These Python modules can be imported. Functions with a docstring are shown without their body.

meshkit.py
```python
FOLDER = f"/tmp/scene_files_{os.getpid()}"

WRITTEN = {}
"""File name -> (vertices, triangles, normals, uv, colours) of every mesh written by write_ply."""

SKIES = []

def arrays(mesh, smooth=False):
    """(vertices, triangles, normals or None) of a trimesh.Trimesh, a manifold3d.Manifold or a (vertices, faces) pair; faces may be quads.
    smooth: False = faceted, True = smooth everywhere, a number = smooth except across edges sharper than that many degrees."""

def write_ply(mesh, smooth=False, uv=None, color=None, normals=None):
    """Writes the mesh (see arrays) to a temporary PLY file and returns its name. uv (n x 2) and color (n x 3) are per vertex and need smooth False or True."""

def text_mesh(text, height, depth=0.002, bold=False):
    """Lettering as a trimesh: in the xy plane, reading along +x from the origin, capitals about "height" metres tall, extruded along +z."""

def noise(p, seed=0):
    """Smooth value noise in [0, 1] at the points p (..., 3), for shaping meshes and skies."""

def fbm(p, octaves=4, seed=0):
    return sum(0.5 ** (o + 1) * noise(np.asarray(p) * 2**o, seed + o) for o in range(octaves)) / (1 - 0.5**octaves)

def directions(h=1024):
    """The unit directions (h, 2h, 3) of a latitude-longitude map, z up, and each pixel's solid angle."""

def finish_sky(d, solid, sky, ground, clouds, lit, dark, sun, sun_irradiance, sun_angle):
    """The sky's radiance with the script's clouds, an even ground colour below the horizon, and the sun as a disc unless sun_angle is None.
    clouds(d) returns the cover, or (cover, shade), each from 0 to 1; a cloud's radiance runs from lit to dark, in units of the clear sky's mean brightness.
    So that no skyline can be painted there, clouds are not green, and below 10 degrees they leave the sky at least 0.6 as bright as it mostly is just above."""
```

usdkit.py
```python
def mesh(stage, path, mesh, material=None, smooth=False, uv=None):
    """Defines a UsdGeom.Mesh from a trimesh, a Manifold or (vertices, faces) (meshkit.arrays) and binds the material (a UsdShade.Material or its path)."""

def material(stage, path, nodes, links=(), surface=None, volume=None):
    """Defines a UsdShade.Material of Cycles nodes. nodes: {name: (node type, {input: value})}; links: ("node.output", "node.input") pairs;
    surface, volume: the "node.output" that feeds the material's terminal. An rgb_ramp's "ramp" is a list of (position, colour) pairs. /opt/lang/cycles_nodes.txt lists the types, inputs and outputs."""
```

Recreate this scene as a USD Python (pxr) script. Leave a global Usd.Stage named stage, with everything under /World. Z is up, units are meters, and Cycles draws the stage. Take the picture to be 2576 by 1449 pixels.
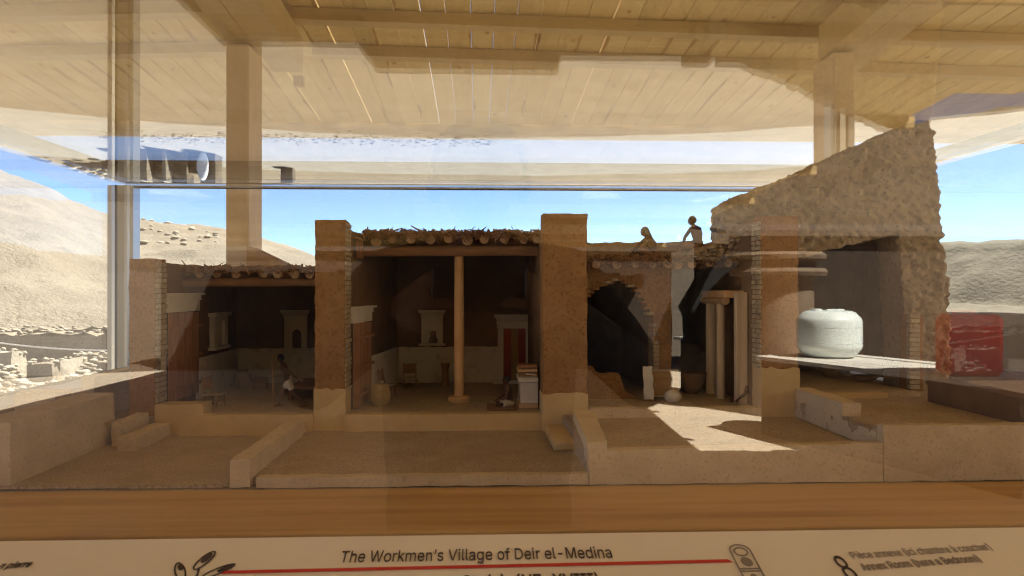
import math, random
import numpy as np
import trimesh
import manifold3d as m3
from shapely import geometry as sg, affinity
from shapely.ops import unary_union
import usdkit, meshkit
from pxr import Usd, UsdGeom, UsdLux, UsdShade, Gf, Sdf

stage = Usd.Stage.CreateInMemory()
UsdGeom.SetStageUpAxis(stage, 'Z')
UsdGeom.SetStageMetersPerUnit(stage, 1.0)
UsdGeom.Xform.Define(stage, '/World')
UsdGeom.Scope.Define(stage, '/World/Looks')

# ---------------------------------------------------------------- camera, sky, sun, exposure
ZC = 1.35                       # camera height
F = 1950.0                      # focal length in units of a 2576 px wide picture
YAW = math.atan(0.0426)
CY, SY = math.cos(YAW), math.sin(YAW)
PITCH = 4.5 / F
SUN_AZ, SUN_EL = math.radians(38), math.radians(53)      # azimuth from +y towards +x
SUN_I, SKY_I, EXPOSURE = 1.25, 0.05, 2.56

cam = UsdGeom.Camera.Define(stage, '/World/camera')
cp, sp = math.cos(PITCH), math.sin(PITCH)
fw = (SY * cp, CY * cp, sp)
up = (-SY * sp, -CY * sp, cp)
rt = (CY, -SY, 0.0)
cam.AddTransformOp().Set(Gf.Matrix4d(rt[0], rt[1], rt[2], 0, up[0], up[1], up[2], 0, -fw[0], -fw[1], -fw[2], 0, 0, 0, ZC, 1))
cam.CreateHorizontalApertureAttr(36.0)
cam.CreateVerticalApertureAttr(20.25)
cam.CreateFocalLengthAttr(36.0 * F / 2576)
cam.CreateClippingRangeAttr(Gf.Vec2f(0.02, 5000))
cam.CreateFocusDistanceAttr(1.25)
cam.CreateFStopAttr(16.0)
cam.CreateExposureAttr(EXPOSURE)

sd = np.array([math.sin(SUN_AZ) * math.cos(SUN_EL), math.cos(SUN_AZ) * math.cos(SUN_EL), math.sin(SUN_EL)])
dome = UsdLux.DomeLight.Define(stage, '/World/sky')
skym = usdkit.material(stage, '/World/Looks/sky_look', {
    'sky': ('sky_texture', {'sky_type': 'single_scattering', 'sun_disc': False, 'sun_elevation': SUN_EL,
                            'sun_rotation': math.atan2(sd[0], sd[1]), 'air_density': 0.36, 'aerosol_density': 0.0, 'ozone_density': 2.2, 'altitude': 100.0}),
    'bg': ('background_shader', {'strength': SKY_I})}, [('sky.color', 'bg.color')], surface='bg.background')
UsdShade.MaterialBindingAPI.Apply(dome.GetPrim()).Bind(skym)
dome.GetPrim().SetCustomDataByKey('kind', 'structure')
sun = UsdLux.DistantLight.Define(stage, '/World/sun')
sun.CreateIntensityAttr(SUN_I)
sun.CreateAngleAttr(0.53)
sun.CreateNormalizeAttr(True)
sun.CreateColorAttr(Gf.Vec3f(1.0, 0.94, 0.84))
zx = sd
xx = np.cross([0, 0, 1], zx); xx /= np.linalg.norm(xx)
yy = np.cross(zx, xx)
sun.AddTransformOp().Set(Gf.Matrix4d(*xx, 0, *yy, 0, *zx, 0, 0, 0, 10, 1))

# ---------------------------------------------------------------- helpers
rng = random.Random(7)
nr = np.random.default_rng(11)
USED = {}


def numbered(path):
    n = USED.get(path, 0)
    USED[path] = n + 1
    return path if n == 0 else f'{path}_{n:03d}'


def tag(p, label=None, cat=None, group=None, kind=None):
    for k, v in (('label', label), ('category', cat), ('group', group), ('kind', kind)):
        if v:
            p.SetCustomDataByKey(k, v)
    return p


def path_of(parent):
    return '/World' if parent is None else str(parent.GetPath())


def obj(name, mesh, material, parent=None, smooth=False, label=None, kind=None):
    p = usdkit.mesh(stage, numbered(path_of(parent) + '/' + name), mesh, material, smooth=smooth).GetPrim()
    tag(p, label=label, kind=kind)
    return p


def thing(name, label, cat, group=None, loc=(0, 0, 0), rotz=0.0, scale=None):
    x = UsdGeom.Xform.Define(stage, numbered('/World/' + name))
    if any(loc) or rotz or scale:
        x.AddTranslateOp().Set(Gf.Vec3d(*map(float, loc)))
        if rotz:
            x.AddRotateZOp().Set(float(rotz))
        if scale:
            x.AddScaleOp().Set(Gf.Vec3f(scale, scale, scale))
    return tag(x.GetPrim(), label, cat, group)


def dup(root, name, label, cat, group=None, loc=(0, 0, 0), rotz=0.0, scale=None):
    t = thing(name, label, cat, group, loc, rotz, scale)
    t.GetReferences().AddInternalReference(root.GetPath())
    t.SetInstanceable(True)
    return t


def struct(name, mesh, material, smooth=False):
    return tag(obj(name, mesh, material, None, smooth), kind='structure')


def direction(px, row):
    u, v = (px - 1288) / F, (729 - row) / F
    return np.array([SY + u * CY, CY - u * SY, v])


def at(px, row, Y):
    """The place on the plane y = Y that lies along the line of sight through a point of the 2576 px picture."""
    d = direction(px, row)
    return np.array([0, 0, ZC]) + d * (Y / d[1])


def X(px, Y):
    return float(at(px, 729, Y)[0])


def Z(row, Y, px=1205):
    return float(at(px, row, Y)[2])


def onplane(px, row, h, s=0.0):
    """Where the line of sight meets z = ZC + h - s*y."""
    d = direction(px, row)
    t = h / (d[2] + s * d[1])
    return np.array([0, 0, ZC]) + d * t


def mx(px, Y, yg=0.63):
    """x and real y of something seen mirrored in the front pane at virtual depth Y."""
    return X(px, Y), 2 * yg - Y


def box(x0, x1, y0, y1, z0, z1):
    x0, x1 = min(x0, x1), max(x0, x1)
    y0, y1 = min(y0, y1), max(y0, y1)
    z0, z1 = min(z0, z1), max(z0, z1)
    return m3.Manifold.cube([x1 - x0, y1 - y0, z1 - z0]).translate([x0, y0, z0])


def hull(pts):
    return m3.Manifold.hull_points([list(map(float, p)) for p in pts])


def tm(m):
    if isinstance(m, trimesh.Trimesh):
        return m
    q = m.to_mesh()
    return trimesh.Trimesh(np.array(q.vert_properties[:, :3]), np.array(q.tri_verts), process=False)


def cat(ms):
    return trimesh.util.concatenate([tm(m) for m in ms])


def rough(m, L=0.006, amp=0.0015, freq=60, seed=0, octaves=3):
    """Refines a solid and makes its surface uneven."""
    t = tm(m.refine_to_length(L) if hasattr(m, 'refine_to_length') else m)
    t.merge_vertices()
    v = np.array(t.vertices)
    d = np.stack([meshkit.fbm(v * freq + 31.7 * k, octaves, seed + 5 * k) - 0.5 for k in range(3)], 1)
    t.vertices = v + d * 2 * amp
    return t


def bevel(x0, x1, y0, y1, z0, z1, b=0.002):
    pts = []
    for sx in (0, 1):
        for sy in (0, 1):
            for sz in (0, 1):
                c = np.array([(x0, x1)[sx], (y0, y1)[sy], (z0, z1)[sz]], float)
                s = np.array([1 - 2 * sx, 1 - 2 * sy, 1 - 2 * sz]) * b
                for k in range(3):
                    e = s.copy(); e[k] = 0
                    pts.append(c + e)
    return hull(pts)


def cyl(a, b, r0, r1=None, n=12):
    a, b = np.asarray(a, float), np.asarray(b, float)
    r1 = r0 if r1 is None else r1
    d = b - a
    L = np.linalg.norm(d)
    d /= L
    h = np.array([0, 0, 1.0]) if abs(d[2]) < 0.9 else np.array([1.0, 0, 0])
    u = np.cross(h, d); u /= np.linalg.norm(u)
    w = np.cross(d, u)
    ang = np.arange(n) * 2 * math.pi / n
    ring = np.cos(ang)[:, None] * u + np.sin(ang)[:, None] * w
    return hull(np.vstack([a + ring * r0, b + ring * r1]))


def lathe(profile, n=24, loc=(0, 0, 0)):
    t = trimesh.creation.revolve(np.array(profile, float), sections=n)
    t.apply_translation(loc)
    return t


def ball(c, r, n=12):
    return m3.Manifold.sphere(r, n).translate([float(x) for x in c])


def extrude_xz(poly, y0, y1):
    """poly: (x, z) outline -> solid between y0 and y1."""
    cs = m3.CrossSection([[list(map(float, p)) for p in poly]], m3.FillRule.EvenOdd)
    m = m3.Manifold.extrude(cs, float(y1 - y0))            # x, z(as y), depth(as z)
    return m.rotate([90, 0, 0]).translate([0, float(y1), 0])


def stone(c, r, seed, flat=0.55):
    t = trimesh.creation.icosphere(subdivisions=1, radius=1.0)
    g = np.random.default_rng(seed)
    v = t.vertices * (0.75 + 0.5 * meshkit.noise(t.vertices * 1.7 + g.uniform(0, 50, 3), seed))[:, None]
    v = v * (np.array([1, 0.85, flat]) * r * g.uniform(0.8, 1.2, 3))
    a = g.uniform(0, 6.28)
    R = np.array([[math.cos(a), -math.sin(a), 0], [math.sin(a), math.cos(a), 0], [0, 0, 1]])
    t.vertices = v @ R.T + np.asarray(c)
    return t


# ---------------------------------------------------------------- materials
def mat(name, c1, c2, scale=30, rough_=0.9, bump=0.3, bscale=300, bdist=0.001, detail=5, c3=None, spec=0.2, stretch=None, speck=None):
    n = {'g': ('geometry', {}), 'n': ('noise_texture', {'scale': scale, 'detail': detail, 'roughness': 0.6}),
         'r': ('rgb_ramp', {'ramp': [(0.3, c1), (0.7, c2)] if c3 is None else [(0.28, c1), (0.5, c2), (0.72, c3)]}),
         'b': ('noise_texture', {'scale': bscale, 'detail': 3.0, 'roughness': 0.65}),
         'bp': ('bump', {'strength': bump, 'distance': bdist}),
         'p': ('principled_bsdf', {'roughness': rough_, 'specular_ior_level': spec})}
    l = [('n.fac', 'r.fac'), ('b.fac', 'bp.height'), ('bp.normal', 'p.normal')]
    if stretch:
        n['m'] = ('mapping', {'scale': stretch})
        l += [('g.position', 'm.vector'), ('m.vector', 'n.vector'), ('m.vector', 'b.vector')]
    else:
        l += [('g.position', 'n.vector'), ('g.position', 'b.vector')]
    last = 'r.color'
    if speck:                                                # fine dark or pale grains: (scale, colour, amount)
        n['s'] = ('noise_texture', {'scale': speck[0], 'detail': 2.0})
        n['sr'] = ('rgb_ramp', {'ramp': [(0.0, (0, 0, 0)), (1 - speck[2] - 0.08, (0, 0, 0)), (min(1, 1 - speck[2] + 0.05), (1, 1, 1))]})
        n['sm'] = ('mix', {'color2': speck[1]})
        l += [('g.position', 's.vector'), ('s.fac', 'sr.fac'), ('sr.color', 'sm.fac'), (last, 'sm.color1')]
        last = 'sm.color'
    l.append((last, 'p.base_color'))
    return usdkit.material(stage, '/World/Looks/' + name, n, l, surface='p.BSDF')


def flat(name, c, rough_=0.5, metallic=0.0, spec=0.4):
    return usdkit.material(stage, '/World/Looks/' + name, {'p': ('principled_bsdf', {'base_color': c, 'roughness': rough_, 'metallic': metallic, 'specular_ior_level': spec})}, surface='p.BSDF')


def pane(name, ior):
    xs = np.linspace(0, 1, 64)
    c = np.clip(1 - xs, 1e-4, 1)
    ct = np.sqrt(1 - (1 - c * c) / ior ** 2)
    R = 0.5 * (((c - ior * ct) / (c + ior * ct)) ** 2 + ((ct - ior * c) / (ct + ior * c)) ** 2)
    return usdkit.material(stage, '/World/Looks/' + name, {
        'w': ('layer_weight', {'blend': 0.5}),
        'r': ('rgb_ramp', {'ramp': [(float(x), (float(r),) * 3) for x, r in zip(xs, R)]}),
        't': ('transparent_bsdf', {'color': (0.975, 0.985, 0.975)}),
        'g': ('glossy_bsdf', {'roughness': 0.0, 'color': (1, 1, 1)}),
        'm': ('mix_closure', {})},
        [('w.facing', 'r.fac'), ('r.color', 'm.fac'), ('t.BSDF', 'm.closure1'), ('g.BSDF', 'm.closure2')], surface='m.closure')


M = {}
M['glass_front'] = pane('front_glass_look', 1.72)
M['glass'] = pane('case_glass_look', 1.52)
M['glass_side'] = pane('side_glass_look', 1.28)
M['sand'] = mat('sand_plaster', (0.60, 0.46, 0.29), (0.72, 0.57, 0.38), 26, bump=0.6, bscale=420, bdist=0.0016, speck=(300, (0.55, 0.415, 0.255), 0.36))
M['sand_yellow'] = mat('yellow_sand_plaster', (0.60, 0.41, 0.19), (0.70, 0.50, 0.25), 30, bump=0.6, bscale=420, bdist=0.0015)
M['court'] = mat('court_earth', (0.47, 0.35, 0.235), (0.60, 0.46, 0.315), 22, bump=0.9, bscale=420, bdist=0.003, speck=(420, (0.37, 0.27, 0.175), 0.42))
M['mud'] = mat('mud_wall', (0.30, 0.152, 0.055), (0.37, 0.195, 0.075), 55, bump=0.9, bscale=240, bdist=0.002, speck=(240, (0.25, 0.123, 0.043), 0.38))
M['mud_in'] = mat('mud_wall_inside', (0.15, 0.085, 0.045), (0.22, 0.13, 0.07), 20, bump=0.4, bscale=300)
M['mud_dark'] = mat('dark_mud', (0.10, 0.062, 0.042), (0.15, 0.10, 0.07), 20, bump=0.4, bscale=300)  # darker mud for kitchen back, vault, door and window backing
M['dado'] = mat('whitewash_dado', (0.70, 0.63, 0.54), (0.80, 0.73, 0.63), 18, bump=0.25, bscale=200, speck=(60, (0.60, 0.52, 0.43), 0.34))
M['white'] = mat('limewashed_frame', (0.70, 0.62, 0.51), (0.80, 0.72, 0.61), 40, bump=0.3, bscale=350)
M['brick'] = mat('brick_pale', (0.42, 0.33, 0.21), (0.52, 0.42, 0.28), 90, bump=0.5, bscale=420, speck=(220, (0.3, 0.22, 0.14), 0.38))
M['brick_b'] = mat('brick_tan', (0.36, 0.27, 0.165), (0.46, 0.36, 0.23), 90, bump=0.5, bscale=420, speck=(220, (0.26, 0.18, 0.11), 0.38))
M['log'] = mat('log_wood', (0.28, 0.14, 0.065), (0.40, 0.22, 0.11), 18, bump=0.5, bscale=160, stretch=(1, 6, 6))
M['log_end'] = mat('log_cut_end', (0.46, 0.29, 0.16), (0.56, 0.38, 0.22), 60, bump=0.3, bscale=300)
M['column'] = mat('column_plaster', (0.64, 0.39, 0.19), (0.76, 0.49, 0.26), 30, bump=0.4, bscale=220)
M['thatch'] = mat('thatch_fibre', (0.17, 0.08, 0.035), (0.46, 0.25, 0.12), 95, bump=0.7, bscale=300, bdist=0.002)
M['door'] = mat('door_wood', (0.34, 0.155, 0.08), (0.48, 0.24, 0.13), 14, bump=0.4, bscale=90, stretch=(8, 8, 1))
M['furn'] = mat('furniture_wood', (0.24, 0.125, 0.065), (0.34, 0.19, 0.10), 40, bump=0.2)
M['rush'] = mat('rush_seat', (0.42, 0.33, 0.21), (0.54, 0.44, 0.29), 120, bump=0.5, bscale=500)
M['clay'] = mat('clay_pot', (0.26, 0.155, 0.095), (0.36, 0.23, 0.145), 40, bump=0.3, bscale=200, rough_=0.8)
M['clay_grey'] = mat('grey_clay', (0.27, 0.21, 0.165), (0.36, 0.29, 0.23), 40, bump=0.3, bscale=200)
M['basket'] = mat('basket_weave', (0.42, 0.30, 0.14), (0.56, 0.42, 0.22), 150, bump=0.9, bscale=500, bdist=0.002)
M['wicker'] = mat('wicker_panel', (0.34, 0.19, 0.08), (0.46, 0.28, 0.12), 40, bump=0.9, bscale=120, stretch=(1, 1, 7), bdist=0.002)
M['cream_wood'] = mat('cream_wood', (0.66, 0.49, 0.31), (0.78, 0.60, 0.40), 25, bump=0.2, stretch=(6, 6, 1))
M['skin'] = mat('painted_skin', (0.095, 0.042, 0.024), (0.13, 0.058, 0.033), 60, bump=0.05, rough_=0.6)
M['linen'] = mat('painted_linen', (0.60, 0.54, 0.46), (0.72, 0.66, 0.58), 80, bump=0.3)
M['hair'] = flat('painted_hair', (0.018, 0.015, 0.014), 0.6)
M['red'] = flat('red_panel', (0.34, 0.045, 0.025), 0.8)
M['ochre'] = flat('ochre_panel', (0.36, 0.20, 0.055), 0.8)
M['cliff'] = mat('cliff_rock', (0.31, 0.235, 0.15), (0.42, 0.325, 0.215), 30, bump=1.0, bscale=110, bdist=0.004, speck=(120, (0.255, 0.195, 0.13), 0.38))
M['rubble'] = mat('rubble_stone', (0.34, 0.235, 0.14), (0.48, 0.35, 0.22), 60, bump=0.8, bscale=200, bdist=0.002)
M['bar'] = mat('ledge_wood', (0.46, 0.23, 0.06), (0.62, 0.36, 0.12), 8.0, bump=0.1, bscale=60, stretch=(0.3, 5, 5), rough_=0.45, c3=(0.72, 0.46, 0.18), spec=0.35)
M['paper'] = mat('sign_paper', (0.78, 0.72, 0.62), (0.82, 0.76, 0.66), 6, bump=0.03, rough_=0.6)
M['ink'] = flat('sign_ink', (0.07, 0.05, 0.045), 0.7)
M['ink_grey'] = flat('sign_ink_grey', (0.26, 0.22, 0.19), 0.7)
M['ink_red'] = flat('sign_red', (0.55, 0.045, 0.03), 0.6)
M['alu'] = flat('anodised_aluminium', (0.42, 0.44, 0.46), 0.32, 1.0)
M['gasket'] = flat('dark_gasket', (0.03, 0.03, 0.032), 0.6)
M['white_rail'] = flat('white_rail_paint', (0.78, 0.78, 0.80), 0.4)
M['plank'] = mat('cream_painted_plank', (0.52, 0.37, 0.15), (0.58, 0.42, 0.18), 4, bump=0.15, bscale=30, stretch=(7, 0.8, 1), rough_=0.6, spec=0.3)
M['plank_b'] = mat('cream_painted_plank_worn', (0.48, 0.335, 0.13), (0.56, 0.405, 0.17), 4, bump=0.2, bscale=30, stretch=(7, 0.8, 1), rough_=0.6, spec=0.3, speck=(11, (0.46, 0.30, 0.12), 0.30))
M['plank_c'] = mat('cream_painted_plank_pale', (0.545, 0.40, 0.168), (0.60, 0.45, 0.20), 4, bump=0.15, bscale=30, stretch=(7, 0.8, 1), rough_=0.6, spec=0.3)
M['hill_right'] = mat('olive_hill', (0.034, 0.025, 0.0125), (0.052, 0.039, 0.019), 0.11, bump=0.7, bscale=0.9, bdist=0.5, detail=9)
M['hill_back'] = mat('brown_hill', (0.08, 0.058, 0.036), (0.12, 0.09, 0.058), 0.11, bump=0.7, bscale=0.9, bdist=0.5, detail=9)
M['field_back'] = mat('brown_field', (0.10, 0.08, 0.056), (0.145, 0.115, 0.082), 0.8, bump=0.5, bscale=12, bdist=0.03, detail=8)
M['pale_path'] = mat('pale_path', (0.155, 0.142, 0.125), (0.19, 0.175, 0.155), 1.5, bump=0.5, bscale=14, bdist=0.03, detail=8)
M['dimmed_gravelly'] = mat('dimmed_gravel', (0.085, 0.068, 0.05), (0.12, 0.098, 0.074), 1.5, bump=0.5, bscale=14, bdist=0.03, detail=8)  # darkened so the ground ahead mirrors dimly in the glass top
M['field'] = mat('tan_field', (0.115, 0.092, 0.064), (0.155, 0.125, 0.088), 0.8, bump=0.5, bscale=12, bdist=0.03, detail=8)
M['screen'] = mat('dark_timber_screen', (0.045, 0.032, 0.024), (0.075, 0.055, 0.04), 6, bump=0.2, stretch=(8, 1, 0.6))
M['pale_plank'] = mat('brightened_plank', (0.60, 0.48, 0.29), (0.68, 0.56, 0.36), 4, bump=0.15, bscale=30, stretch=(7, 0.8, 1), rough_=0.7)  # rear roof colour raised to throw light into the model rooms
M['pale_plank_b'] = mat('brightened_plank_worn', (0.54, 0.43, 0.25), (0.65, 0.53, 0.34), 4, bump=0.15, bscale=30, stretch=(7, 0.8, 1), rough_=0.7)
M['stain'] = mat('bare_brown_wood', (0.30, 0.17, 0.06), (0.44, 0.27, 0.11), 9, bump=0.2)
M['beam'] = mat('cream_painted_beam', (0.42, 0.295, 0.13), (0.48, 0.345, 0.16), 5, bump=0.15, bscale=30, rough_=0.6, spec=0.3)
M['post'] = mat('cream_painted_post', (0.50, 0.36, 0.205), (0.60, 0.45, 0.28), 7, bump=0.15, bscale=30, stretch=(2, 2, 0.5), rough_=0.6, spec=0.3, speck=(9, (0.52, 0.34, 0.17), 0.26))
M['ground'] = mat('pale_sand', (0.53, 0.44, 0.325), (0.64, 0.545, 0.41), 0.9, bump=0.5, bscale=14, bdist=0.02, detail=8, speck=(9, (0.46, 0.38, 0.28), 0.36))
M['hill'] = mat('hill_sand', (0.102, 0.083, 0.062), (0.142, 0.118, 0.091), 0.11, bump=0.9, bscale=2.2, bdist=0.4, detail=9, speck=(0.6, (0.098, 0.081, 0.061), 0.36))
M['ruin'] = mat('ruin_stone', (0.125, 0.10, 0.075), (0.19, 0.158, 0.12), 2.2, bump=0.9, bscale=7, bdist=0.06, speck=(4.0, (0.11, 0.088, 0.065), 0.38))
M['ruin_pale'] = mat('ruin_stone_pale', (0.20, 0.173, 0.137), (0.27, 0.235, 0.188), 2.2, bump=0.8, bscale=7, bdist=0.05)
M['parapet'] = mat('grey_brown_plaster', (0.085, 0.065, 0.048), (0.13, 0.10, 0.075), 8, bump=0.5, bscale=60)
M['drum'] = mat('brown_drum_plaster', (0.17, 0.12, 0.08), (0.24, 0.175, 0.12), 8, bump=0.4, bscale=60)
M['stack_black'] = flat('blackened_stack', (0.013, 0.012, 0.011), 0.7)  # black stands for a face in shade
M['bench'] = mat('grey_weathered_plank', (0.62, 0.58, 0.50), (0.78, 0.74, 0.66), 12, bump=0.5, bscale=50, stretch=(0.6, 6, 6))
M['tank'] = flat('pale_blue_plastic', (0.80, 0.86, 0.82), 0.4)
M['redplastic'] = flat('red_plastic', (0.80, 0.015, 0.025), 0.85, spec=0.03)
M['lid'] = flat('dark_plastic_lid', (0.06, 0.06, 0.065), 0.4)
M['cloth_dark'] = mat('dark_cloth', (0.05, 0.048, 0.05), (0.075, 0.07, 0.07), 60, bump=0.3)
M['trouser'] = mat('trouser_cloth', (0.19, 0.15, 0.11), (0.24, 0.19, 0.145), 60, bump=0.3)
M['person_skin'] = flat('person_skin', (0.16, 0.09, 0.06), 0.5)
M['phone'] = flat('phone_black', (0.02, 0.02, 0.022), 0.25)
M['cable'] = flat('white_cable', (0.75, 0.72, 0.66), 0.5)
M['sack'] = flat('pale_blue_cloth', (0.62, 0.68, 0.76), 0.8)

# ================================================================ SETTING
ZT = ZC - 0.197                  # top of the case's base


def profile_front(px):
    """Skyline of the hills ahead, as elevation (tangent), by picture column."""
    return np.interp(px, [-1500, -600, 0, 110, 200, 268, 340, 430, 560, 660, 795, 1000, 1300, 1900, 2376, 2600, 3200, 4500],
                     [0.10, 0.16, 0.1405, 0.128, 0.107, 0.094, 0.089, 0.0885, 0.085, 0.071, 0.0505, 0.02, 0.0, 0.03, 0.066, 0.069, 0.06, 0.05])


def terrain():
    az = np.radians(np.arange(-180, 180.01, 0.5))          # azimuth from +y towards +x
    r = np.concatenate([np.array([0.0, 1.5, 3, 4, 5, 5.6]), np.linspace(6, 12, 12), np.linspace(13, 60, 30), np.linspace(63, 200, 75), np.array([205, 215, 240, 300, 450, 900])])
    A, R = np.meshgrid(az, r, indexing='ij')
    x, y = R * np.sin(A), R * np.cos(A)
    camaz = A - YAW
    px = 1288 + F * np.tan(np.clip(camaz, -1.2, 1.2))
    front = np.clip((np.cos(A) - 0.05) / 0.25, 0, 1)
    E = profile_front(px)
    low = -2.0 * np.clip((y - 6.0) / 3.5, 0, 1) ** 1.0 * front
    hgt = E * 200 - 0.6
    r0 = np.interp(px, [-3000, 1500, 2200, 5000], [64, 64, 180, 180])
    t = np.clip((R - r0) / (202 - r0), 0, 1)
    zf = low + (hgt + 2.0) * t ** 0.92 * front
    # behind the camera: hill seen only mirrored, raised to block sky reflections
    vpx = 1205 + F * x / np.maximum(-y, 1e-3)
    Eb = np.interp(vpx, [-4000, 0, 900, 1500, 1820, 1990, 2120, 2260, 2576, 4000], [0.10, 0.11, 0.112, 0.115, 0.13, 0.16, 0.185, 0.20, 0.215, 0.16])
    back = np.clip((-np.cos(A) - 0.05) / 0.25, 0, 1)
    tb = np.clip((R - 30) / 90, 0, 1)
    z = zf + Eb * np.minimum(R, 125) * tb * back
    big = np.clip((R - 40) / 60, 0, 1)
    P = np.stack([x, y, z * 0], -1)
    z = z + big * (meshkit.fbm(P * 0.06, 5, 3) - 0.5) * 3.2 + big * (meshkit.fbm(P * 0.35, 4, 9) - 0.5) * 1.5 + (meshkit.fbm(P * 0.5, 3, 4) - 0.5) * 0.08 * np.clip((R - 5) / 6, 0, 1)
    gul = np.clip((px - 1900) / 300, 0, 1) * np.clip((R - 180) / 6, 0, 1) * np.clip((203 - R) / 12, 0, 1) * front
    z = z + gul * 1.5 * (meshkit.fbm(np.stack([A * 34 + R * 0.055, R * 0.02, R * 0], -1), 3, 21) - 0.5) * 2
    z = np.where(R > 204, z - (R - 204) * 0.12, z)
    n, m = A.shape
    idx = np.arange(n * m).reshape(n, m)
    a, b, c, d = idx[:-1, :-1].ravel(), idx[1:, :-1].ravel(), idx[1:, 1:].ravel(), idx[:-1, 1:].ravel()
    f = np.vstack([np.stack([a, c, b], 1), np.stack([a, d, c], 1)])
    v = np.stack([x, y, z], -1).reshape(-1, 3)
    fr = R.ravel()[f].min(1)
    front_f = v[f].mean(1)[:, 1] > 0
    mid = f[(fr >= 24.9) & (fr < 62) & front_f]
    azb = np.floor(np.degrees(np.arctan2(v[f].mean(1)[:, 0], v[f].mean(1)[:, 1])) / 0.5)
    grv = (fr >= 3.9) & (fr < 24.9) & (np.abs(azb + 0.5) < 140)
    gravel = f[grv]  # band coloured darker to dim its image in the top pane
    fc = v[f].mean(1)
    fpx = 1288 + F * np.tan(np.clip(np.arctan2(fc[:, 0], fc[:, 1]) - YAW, -1.2, 1.2))
    ff = fc[:, 1] > 0
    far = f[(fr >= 62) & ff & (fpx < 1500)]
    right = f[(fr >= 62) & ff & (fpx >= 1500)]
    back = f[(fr >= 62) & ~ff]
    dist = np.hypot(fc[:, 0], fc[:, 1])
    bk = (~ff & (fr >= 12.9) & (fr < 62))
    backflat = f[bk]
    near = f[(fr < 62) & ~bk & ~((fr >= 24.9) & front_f) & ~grv]

    def part(ff):
        t_ = trimesh.Trimesh(v, ff, process=False)
        t_.merge_vertices()
        t_.update_faces(t_.nondegenerate_faces())
        t_.remove_unreferenced_vertices()
        return t_
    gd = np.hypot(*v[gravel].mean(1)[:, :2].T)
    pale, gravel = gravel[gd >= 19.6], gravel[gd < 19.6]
    return [part(q) for q in (near, gravel, mid, far, right, back, backflat, pale)]


parts_ = terrain()
if parts_[0].face_normals[:, 2].mean() < 0:
    for q in parts_:
        q.invert()
g_far = parts_[3]
for nm, q, mm in zip(('ground', 'dimmed_gravel_ground', 'sand_flat', 'hill', 'hill', 'hill', 'sand_flat', 'path'), parts_, ('ground', 'dimmed_gravelly', 'field', 'hill', 'hill_right', 'hill_back', 'field_back', 'pale_path')):
    struct(nm, q, M[mm], True)

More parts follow.
